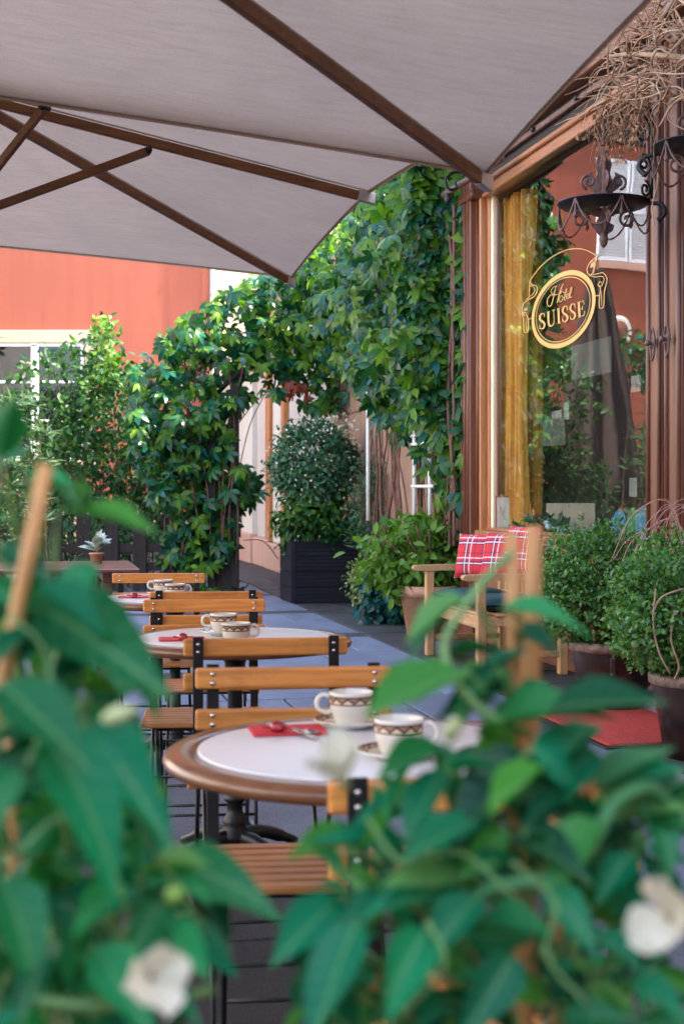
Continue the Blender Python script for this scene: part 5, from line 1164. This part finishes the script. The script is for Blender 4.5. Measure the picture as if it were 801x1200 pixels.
for k, (pa, pb_, lb_) in enumerate((((669, 406), (716, 436), 'pale notice stuck inside the pane under the emblem'), ((636, 493), (661, 521), 'square notice stuck low inside the pane by the curtain'), ((646, 482), (658, 492), 'tiny white label stuck beside the small upright label'), ((660, 472), (666, 491), 'small upright white label stuck inside the pane'), ((737, 560), (746, 582), 'small tag with dark foot stuck low near the right post'), ((739, 441), (750, 458), 'small pale label stuck high near the right post'))):
    A_, B_ = fac(*pa, -.012), fac(*pb_, -.012); r = froot('paper_notice'); tag(r, lb_, 'notice', 'notices on the shop window')
    u0, u1 = sorted((A_.x, B_.x)); z0, z1 = sorted((A_.z, B_.z)); b = MB(); b.box(u0, u1, -.014, -.012, z0, z1); b.build('sheet', M['notice' if k < 2 else 'label'], r)

# ================================================================== DRY BRANCHES AND LANTERNS
db = froot('dry_branches'); tag(db, 'bundle of dry brown vine branches hung over the shop window and posts', 'dry branches')
def lp(px, py, o): return fac(px, py, o)
for pts, r_, mt in (([(830, 70, .5), (790, 66, .55), (742, 63, .62), (712, 66, .7)], .018, 'twigpale'), ([(835, 60, .4), (785, 81, .55), (752, 104, .62), (722, 127, .66)], .013, 'twig'), ([(800, -20, .4), (775, 20, .5), (745, 50, .55)], .014, 'twigpale'), ([(740, 110, .6), (714, 88, .7), (712, 55, .72)], .009, 'twig'),
                    ([(820, 105, .6), (790, 120, .66), (772, 148, .7)], .009, 'twigpale'), ([(825, 20, .5), (800, 45, .55), (780, 66, .6)], .013, 'twigpale'), ([(772, 190, .4), (770, 215, .42), (764, 240, .44), (766, 262, .46)], .005, 'twigpale')):
    b = MB(); q = bez([lp(*p) for p in pts], 5); b.tube(q, list(np.linspace(r_, r_*.55, len(q))), 7); b.build('branch', M[mt], db)
tw1, tw2 = MB(), MB()
poly = [(730, 30), (760, -10), (810, -20), (820, 110), (780, 120), (735, 120), (700, 125)]
for k in range(190):
    x, y = poly_points(poly, 1)[0]; o = random.uniform(.3, .8); a = random.gauss(2.5, .75) if k % 3 else random.uniform(0, 6.28); l = random.uniform(25, 80); pts = [(x, y, o)]
    for q in range(4):
        a += random.gauss(0, .38); x += math.cos(a)*l/4; y += math.sin(a)*l/4*0.8+q*1.2; o += random.gauss(0, .03); pts.append((x, y, max(.24, o)))
    q = bez([lp(*p) for p in pts], 3); (tw1 if k % 2 else tw2).tube(q, list(np.linspace(random.uniform(.0045, .0085), .0015, len(q))), 4)
for k in range(34):
    x, y = random.uniform(690, 770), random.uniform(115, 150); o = random.uniform(.45, .72); pts = [(x, y, o)]
    for q in range(4): x += random.gauss(-1, 4); y += random.uniform(8, 18); pts.append((x, y, o+random.gauss(0, .02)))
    q = bez([lp(*p) for p in pts], 3); tw1.tube(q, list(np.linspace(.003, .001, len(q))), 4)
tag(tw1.build('twigs', M['twig'], db), kind='stuff'); tag(tw2.build('pale_twigs', M['twigpale'], db), kind='stuff')
P = np.array([lp(*q, random.uniform(.45, .72)) for q in np.concatenate([poly_points([(690, 150), (700, 118), (735, 100), (760, 110), (755, 150), (735, 190), (700, 180)], 260), poly_points([(670, 160), (700, 130), (750, 130), (750, 150), (690, 165)], 60)])])
o = cloud('withered_leaves', T_SMALL, P, RNG.normal(size=P.shape)+[0, 0, -1], RNG.normal(size=P.shape), .035*RNG.uniform(.5, 1.3, len(P)), M['twig'], db); tag(o, kind='stuff')

def spiral(cx, cz, r0, r1, a0, turns, n=26): return [(cx+(r0+(r1-r0)*t)*math.cos(a0+turns*6.283*t), 0, cz+(r0+(r1-r0)*t)*math.sin(a0+turns*6.283*t)) for t in np.linspace(0, 1, n)]
def make_lantern():
    r = empty('iron_lantern')
    b = MB(); b.lathe([(.03, .0), (.14, -.008), (.235, .004), (.252, .022), (.258, .024), (.256, .030), (.245, .027), (.23, .012), (.14, .0), (.03, .008)], seg=44); b.build('dish', M['iron'], r)
    b = MB(); b.tube([(0, 0, -.20), (0, 0, .46)], .011, 8); b.lathe([(0, -.23), (.018, -.21), (.026, -.18), (.02, -.15), (.012, -.14)], (0, 0, 0), 10); b.build('stem', M['rust'], r)
    for k in range(4):
        a = R(20+90*k); Mz = Matrix.Rotation(a, 4, 'Z')
        b = MB(); b.M = Mz
        # cut-out plate above the dish
        b.prism([(.012, .03), (.05, .03), (.075, .06), (.05, .085), (.085, .11), (.10, .155), (.085, .19), (.06, .20), (.07, .165), (.05, .15), (.035, .19), (.045, .24), (.03, .30), (.012, .34)], -.003, .003, Matrix.Rotation(R(90), 4, 'X'))
        b.tube(spiral(.085, .145, .045, .010, R(-80), 1.4), .008, 6); b.build('scroll_plate', M['rust'], r)
        b = MB(); b.M = Mz
        b.prism([(.012, -.20), (.022, -.15), (.05, -.13), (.06, -.10), (.035, -.085), (.03, -.055), (.06, -.045), (.075, -.025), (.05, -.014), (.012, -.012)], -.003, .003, Matrix.Rotation(R(90), 4, 'X'))
        b.tube(spiral(.135, -.065, .05, .012, R(80), 1.3), .008, 6); b.build('lower_scroll', M['rust'], r)
    for k in range(6):
        a0, a1 = 2*math.pi*k/6, 2*math.pi*(k+1)/6; p = [Vector((.25*math.cos(a0+(a1-a0)*t), .25*math.sin(a0+(a1-a0)*t), .02-.155*(1-(2*t-1)**2))) for t in np.linspace(0, 1, 15)]
        b = MB(); b.tube(p, [.0042 if i % 2 else .0065 for i in range(15)], 5); b.build('chain', M['rust'], r)
        b = MB(); b.lathe([(0, -.10), (.008, -.09), (.013, -.075), (.006, -.055), (.003, 0), (0, 0)], (.25*math.cos(a0), .25*math.sin(a0), .01), 8); b.build('drop', M['rust'], r)
    b = MB(); b.tube(bez([(.24, 0, .01), (.31, 0, .0), (.335, 0, -.045), (.31, 0, -.08), (.295, 0, -.09)], 5), [.012]*5+[.014]*11+[.016]*5, 8); b.build('hook', M['iron'], r)
    return r
l0 = make_lantern(); l0.location = at(707, 243, 7.96); l0.rotation_euler.z = R(-18); tag(l0, 'rusty iron lantern dish with scrolls and chains in front of the shop window', 'lantern', 'iron scroll lanterns')
l1 = copy_tree(l0); l1.location = at(824, 176, 7.15); l1.rotation_euler.z = R(150); tag(l1, 'rusty iron lantern dish half cut off at the right edge', 'lantern', 'iron scroll lanterns')
for k, (lan, uo) in enumerate(((l0, 7.70), (l1, 6.95))):
    top = Vector(lan.location)+Vector((0, 0, .46)); br = empty('wall_bracket', fw(uo, .12, top.z+.1)); tag(br, ('scrolled iron bracket on the right post, carrying the lantern by the window', 'scrolled iron bracket above the door, carrying the lantern at the right edge')[k], 'bracket', 'iron wall brackets')
    O = Vector(br.location); e = top-O
    b = MB(); b.tube(bez([(0, 0, -.45), (0, 0, .05), e*.4+Vector((0, 0, .12)), e*.9+Vector((0, 0, .08)), e], 6), .011, 7); b.build('arm', M['iron'], br)
    b = MB(); b.M = Matrix.Rotation(math.atan2(e.y, e.x), 4, 'Z')
    b.tube(spiral(.09, -.06, .085, .015, R(100), 1.5), .008, 6); b.tube(spiral(.07, -.25, .065, .012, R(260), -1.5), .008, 6); b.tube(spiral(.06, -.40, .05, .012, R(90), 1.4), .008, 6); b.build('scroll', M['iron'], br)

# ================================================================== FOREGROUND CLIMBING PLANTS (strongly out of focus)
def big_leaf(bend, curl, W=0.46, n=6, wave=0.05, side=0.0):
    V = []; F = []; prof = [0.0, .66, 1.0, .94, .70, .34, 0.0]; ny = len(prof)-1
    for j in range(ny+1):
        t = j/ny; w_ = W/2*prof[j]
        for i in (-1, -.5, 0, .5, 1):
            x = i*w_; y = t-(0.06*abs(i)*prof[j] if j == 1 else 0); z = -bend*t*t+curl*abs(i)**1.5*w_*1.2+wave*math.sin(9*t+2*i)*abs(i)*prof[j]*.5
            V.append((x+side*t*t, y, z))
    for j in range(ny):
        for i in range(4):
            a = j*5+i; q = (a, a+1, a+6, a+5)
            F.append(q)
    return (np.array(V), F)
BL = [big_leaf(.10, .35), big_leaf(.28, .5, .48), big_leaf(.42, .3, .44, side=.08), big_leaf(.05, .7, .42, side=-.10), big_leaf(.6, .45, .50, side=.05)]
FM = [tmesh('climber_leaf', t, M['fore']) for t in BL]; FL = [tmesh('climber_leaf_young', t, M['forelight']) for t in BL]
PETV = []
def flower(root, pos, face, s, open_=1.0, nm='flower'):
    face = Vector(face).normalized(); m = face.to_track_quat('Z', 'Y').to_matrix().to_4x4(); m.translation = Vector(pos)-Vector(root.location)
    b = MB()
    for k in range(4):
        a = 2*math.pi*k/4+random.gauss(0, .25); b.M = m @ Matrix.Rotation(a, 4, 'Z') @ Matrix.Rotation(random.uniform(-.2, .75), 4, 'X') @ Matrix.Scale(random.uniform(.7, 1.3), 4)
        def fn(u_, v_):
            w_ = .80*math.sin(math.pi*min(.93, .10+.83*u_**1.1)); x = (v_-.5)*w_*2*s*.62; return (x, s*(.10+.9*u_)*open_, s*((1-open_)*1.6*u_+.30*u_-.25*u_*u_+.10*math.sin(v_*6.28+k)*u_))
        b.grid(fn, 5, 4)
    f = b.build(nm, M['petal'], root)
    b = MB(); b.M = m; b.lathe([(0, -.5*s), (.10*s, -.45*s), (.16*s, -.05*s), (.17*s, .06*s), (.08*s, .05*s), (0, .02*s)], seg=12); b.build('throat', M['bud'], f)
    b = MB(); b.M = m; b.lathe([(.10*s, .055*s), (.05*s, .085*s), (0, .09*s)], seg=10); b.build('eye', M['shutterred'], f); return f
def budm(root, pos, d, s, mat='bud', name='flower_bud'):
    m = Vector(d).normalized().to_track_quat('Z', 'Y').to_matrix().to_4x4(); m.translation = Vector(pos)-Vector(root.location); b = MB(); b.M = m
    b.lathe([(0, -.9*s), (.25*s, -.7*s), (.42*s, -.1*s), (.40*s, .3*s), (.2*s, .75*s), (0, .95*s)], seg=12); return b.build(name, M[mat], root)
def fore_plant(loc, label, leaves, canes, fills, seed, soil_h=0.55):
    r = empty('climbing_pot_plant', loc); tag(r, label, 'potted plant', 'potted climbers in the foreground'); L = np.array(loc); g = np.random.default_rng(seed); rd = random.Random(seed)
    b = MB(); b.lathe([(0, 0.012), (.15, 0.012), (.20, soil_h-.06), (.215, soil_h-.06), (.22, soil_h), (.195, soil_h), (.19, soil_h-.03), (0, soil_h-.03)], seg=30); b.build('pot', M['terracotta'], r)
    for (xa, ya, xb, yb, d, rad) in canes:
        t = at(xa, ya, d); q = at(xb, yb, d); dirv = (q-t); s = (soil_h-t.z)/dirv.z; base = t+dirv*s
        b = MB(); p = [base+(t-base)*k/10-Vector(loc) for k in range(11)]; b.tube(p, [rad*(1.12 if k % 3 == 2 else 1.0) for k in range(11)], 10); b.build('cane', M['bamboo'], r)
    P = []; T = []; Nn = []; S = []; young = []
    for (bx, by, tx_, ty_, d, dd, yg) in leaves:      # base and tip in the photo, distance of base, tip nearer by dd
        a = at(bx, by, d); t = at(tx_, ty_, d-dd); v = t-a; n = Vector((g.normal()*.22, -.42+g.normal()*.12, .9)); P.append(a); T.append(v); Nn.append(n); S.append(v.length); young.append(yg)
    for (poly, N, d0, d1, size, yf) in fills:
        pp = poly_points(poly, N)
        for (x, y) in pp:
            d = g.uniform(d0, d1); a = at(x, y, d); ang = g.uniform(0, 6.28)
            T.append((math.cos(ang)*.8, -.35+g.normal()*.4, math.sin(ang)*.6-.25)); sz = size*g.uniform(.6, 1.2); P.append(a-Vector(T[-1]).normalized()*sz*.5); Nn.append((g.normal()*.7, -.5+g.normal()*.55, .55+g.normal()*.45)); S.append(sz); young.append(g.uniform() < yf)
    P, T, Nn, S, young = map(np.array, (P, [tuple(q) for q in T], [tuple(q) for q in Nn], S, young))
    P = np.array([tuple(q) for q in P])
    sel = np.where(~young)[0]; leaf_objects('leaf', FM, P[sel]-L, T[sel], Nn[sel], S[sel], r); sel = np.where(young)[0]; leaf_objects('leaf', FL, P[sel]-L, T[sel], Nn[sel], S[sel], r)
    b = MB()
    for k in range(0, len(P), 2):
        e = Vector(P[k]-L); a = Vector((e.x*.6+rd.gauss(0, .01), e.y*.6+.02+rd.gauss(0, .01), e.z-rd.uniform(.02, .07)))
        b.tube(bez([a, (a+e)/2+Vector((rd.gauss(0, .006), rd.gauss(0, .006), .008)), e], 3), [.0022]*3+[.0018]*3+[.0013], 5)
    for k in range(7):
        x, y = rd.gauss(0, .028), rd.gauss(0, .03); top = max(P[:, 2])-.34-rd.random()*.2; b.tube(bez([(x*.5, y*.5, soil_h-.02), (x+.03, y, soil_h+.2), (x*1.2-.02, y*1.3, (top+soil_h)/2), (x, y*1.2, top)], 5), .0042, 6)
    tag(b.build('stem', M['greenstem'], r), kind='stuff'); return r
# right plant
RLV = [(545, 786, 428, 824, 1.00, .08, 0), (500, 800, 440, 800, 1.05, .05, 1), (588, 712, 690, 706, 1.02, .02, 0), (600, 735, 655, 770, 1.06, .03, 0), (545, 700, 470, 735, 1.06, .02, 1),
       (640, 830, 778, 812, .98, .05, 0), (560, 860, 700, 800, 1.02, .06, 0), (600, 850, 555, 900, 1.05, .04, 0), (520, 880, 432, 905, 1.0, .05, 0), (620, 880, 530, 940, .98, .06, 0), (700, 850, 610, 900, 1.0, .05, 1),
       (690, 930, 790, 880, 1.0, .03, 1), (760, 930, 801, 1000, 1.0, .05, 1), (640, 900, 560, 950, .95, .05, 0), (700, 960, 640, 1010, .95, .05, 0), (520, 900, 470, 980, .98, .05, 0), (560, 1050, 500, 1110, .92, .05, 0),
       (560, 1035, 450, 1025, .95, .05, 1), (430, 990, 330, 995, 1.0, .05, 0), (480, 1010, 420, 950, 1.0, .04, 0), (400, 1050, 318, 1125, .98, .06, 0), (470, 1040, 395, 1085, .95, .05, 0), (640, 1040, 700, 1090, .92, .05, 0), (560, 1080, 640, 1100, .92, .06, 0),
       (720, 960, 800, 930, 1.0, .03, 1), (700, 1000, 760, 960, 1.0, .03, 0), (740, 1000, 700, 1050, .98, .03, 0), (420, 1080, 360, 1190, .9, .06, 0), (500, 1090, 440, 1190, .9, .06, 0), (600, 1120, 560, 1200, .88, .05, 0), (690, 1090, 760, 1140, .9, .04, 0), (740, 1150, 801, 1180, .88, .04, 0), (520, 770, 585, 740, 1.08, .02, 1), (560, 800, 620, 760, 1.05, .02, 0), (700, 880, 620, 930, .98, .04, 0), (560, 960, 470, 1000, .95, .05, 0), (600, 980, 690, 1010, .95, .05, 0)]
RF = [([(450, 905), (540, 880), (640, 870), (700, 900), (720, 980), (700, 1040), (750, 1100), (801, 1130), (801, 1210), (305, 1210), (345, 1130), (410, 1060), (350, 1010), (420, 950)], 235, .94, 1.36, .049, .16), ([(545, 790), (600, 780), (650, 820), (600, 850), (550, 840)], 7, 1.0, 1.12, .045, .5), ([(720, 900), (801, 900), (801, 960), (740, 950)], 7, 1.0, 1.1, .045, .6), ([(690, 960), (785, 960), (785, 1050), (690, 1060)], 9, .96, 1.15, .055, .2)]
fp = fore_plant((0.155, 1.10, 0), 'large blurred climbing plant on canes at the lower right, with white flowers', RLV, [(599, 624, 604, 850, 1.06, .0058), (625, 617, 621, 850, 1.10, .0066), (650, 960, 652, 1190, 1.15, .005)], RF, 5)
flower(fp, at(786, 1076, .84), (-.75, -.75, .25), .026); flower(fp, at(398, 910, .90), (-.5, -.6, .9), .026, .55); budm(fp, at(530, 856, .90), (.2, -.5, .8), .012); budm(fp, at(478, 1040, .97), (0, -.5, .5), .012, 'budgreen')
for x, y in ((655, 1005), (663, 995), (645, 1020), (600, 915), (595, 948), (688, 926), (440, 1150), (540, 945), (652, 1002)): budm(fp, at(x, y, .99), (random.gauss(0, 1), -.5, random.gauss(0, 1)), .009, 'dryflower', 'withered_flower')
b = MB(); L = Vector(fp.location); b.tube(bez([at(x, y, d)-L for x, y, d in ((520, 1062, .95), (585, 1040, .93), (660, 1025, .93), (695, 985, .94), (722, 940, .96), (765, 925, .98), (801, 975, 1.0))], 6), .0052, 8); b.build('vine_tendril', M['forelight'], fp)
b = MB(); b.tube(bez([at(x, y, d)-L for x, y, d in ((605, 640, 1.06), (560, 690, 1.04), (520, 760, 1.02), (560, 830, 1.0), (620, 860, 1.02))], 6), .0032, 8); b.build('vine_tendril', M['greenstem'], fp)
# left plant
LLV = [(70, 598, 188, 612, .98, .05, 0), (48, 712, 190, 786, .92, .06, 0), (95, 730, 205, 775, .95, .06, 0), (40, 690, 110, 740, .9, .05, 0), (50, 860, 165, 985, .86, .05, 0), (0, 800, 105, 890, .86, .05, 0), (100, 850, 190, 950, .9, .05, 0), (20, 600, -40, 560, .95, .03, 0), (0, 540, 8, 460, .85, .04, 0), (90, 600, 95, 555, 1.0, .03, 1), (40, 620, -10, 600, .95, .03, 0), (130, 760, 40, 800, .92, .03, 1),
       (190, 1010, 315, 1030, .98, .05, 0), (150, 1040, 75, 1090, .88, .05, 0), (0, 1030, 60, 1120, .85, .05, 0), (180, 1080, 245, 1140, .92, .05, 0), (190, 1060, 150, 1120, .9, .04, 1), (170, 1020, 240, 1015, .95, .04, 1), (200, 1090, 270, 1150, .95, .05, 0), (20, 900, -30, 970, .86, .04, 0), (60, 1100, 20, 1190, .84, .05, 0), (110, 1110, 180, 1200, .88, .05, 0), (230, 1050, 280, 1100, .98, .04, 0), (40, 740, -20, 780, .9, .04, 0), (110, 660, 60, 710, .95, .04, 0), (130, 900, 205, 990, .92, .05, 0), (30, 560, 85, 555, .95, .02, 1), (0, 640, 60, 660, .92, .03, 0)]
LF = [([(-40, 680), (30, 670), (90, 725), (140, 790), (150, 860), (165, 960), (185, 1010), (205, 1100), (215, 1210), (-40, 1210)], 255, .88, 1.30, .051, .10), ([(-40, 480), (5, 500), (40, 560), (50, 640), (-40, 660)], 4, .95, 1.06, .045, .2)]
fq = fore_plant((-0.225, 1.02, 0), 'large blurred climbing plant on a cane at the lower left, with a white flower', LLV, [(54, 545, 32, 655, .90, .0048), (14, 850, 18, 960, 1.05, .006)], LF, 6)
flower(fq, at(176, 1146, .80), (.6, -.8, .35), .024); budm(fq, at(139, 838, .82), (.9, -.2, .3), .013); budm(fq, at(205, 1050, .84), (.3, -.8, .3), .014, 'budgreen')
b = MB(); L = Vector(fq.location); b.tube(bez([at(x, y, d)-L for x, y, d in ((-30, 880, .9), (30, 830, .9), (90, 780, .92), (150, 760, .94))], 6), .0040, 8); b.build('vine_tendril', M['forelight'], fq)
b = MB(); b.tube(bez([at(x, y, d)-L for x, y, d in ((40, 1172, .88), (120, 1180, .88), (200, 1172, .9), (250, 1160, .92))], 6), .0034, 8); b.build('vine_tendril', M['greenstem'], fq)

# twining stems lying over the foreground leaves
for root, lines in ((fp, [[(430, 960, .93), (470, 1010, .92), (540, 1000, .93), (600, 1050, .92)], [(690, 1180, .88), (640, 1120, .88), (650, 1060, .9), (600, 1010, .9)], [(470, 1190, .86), (520, 1130, .87), (500, 1080, .88)]]), (fq, [[(20, 1000, .84), (70, 960, .85), (120, 1000, .85), (150, 1070, .86)], [(10, 720, .88), (50, 760, .88), (60, 830, .87), (30, 900, .86)], [(180, 880, .9), (160, 950, .88), (195, 1020, .9), (240, 1090, .92)]])):
    L = Vector(root.location)
    for ln in lines:
        b = MB(); b.tube(bez([at(*q)-L for q in ln], 6), .0014, 6); b.build('vine_tendril', M['greenstem'], root)
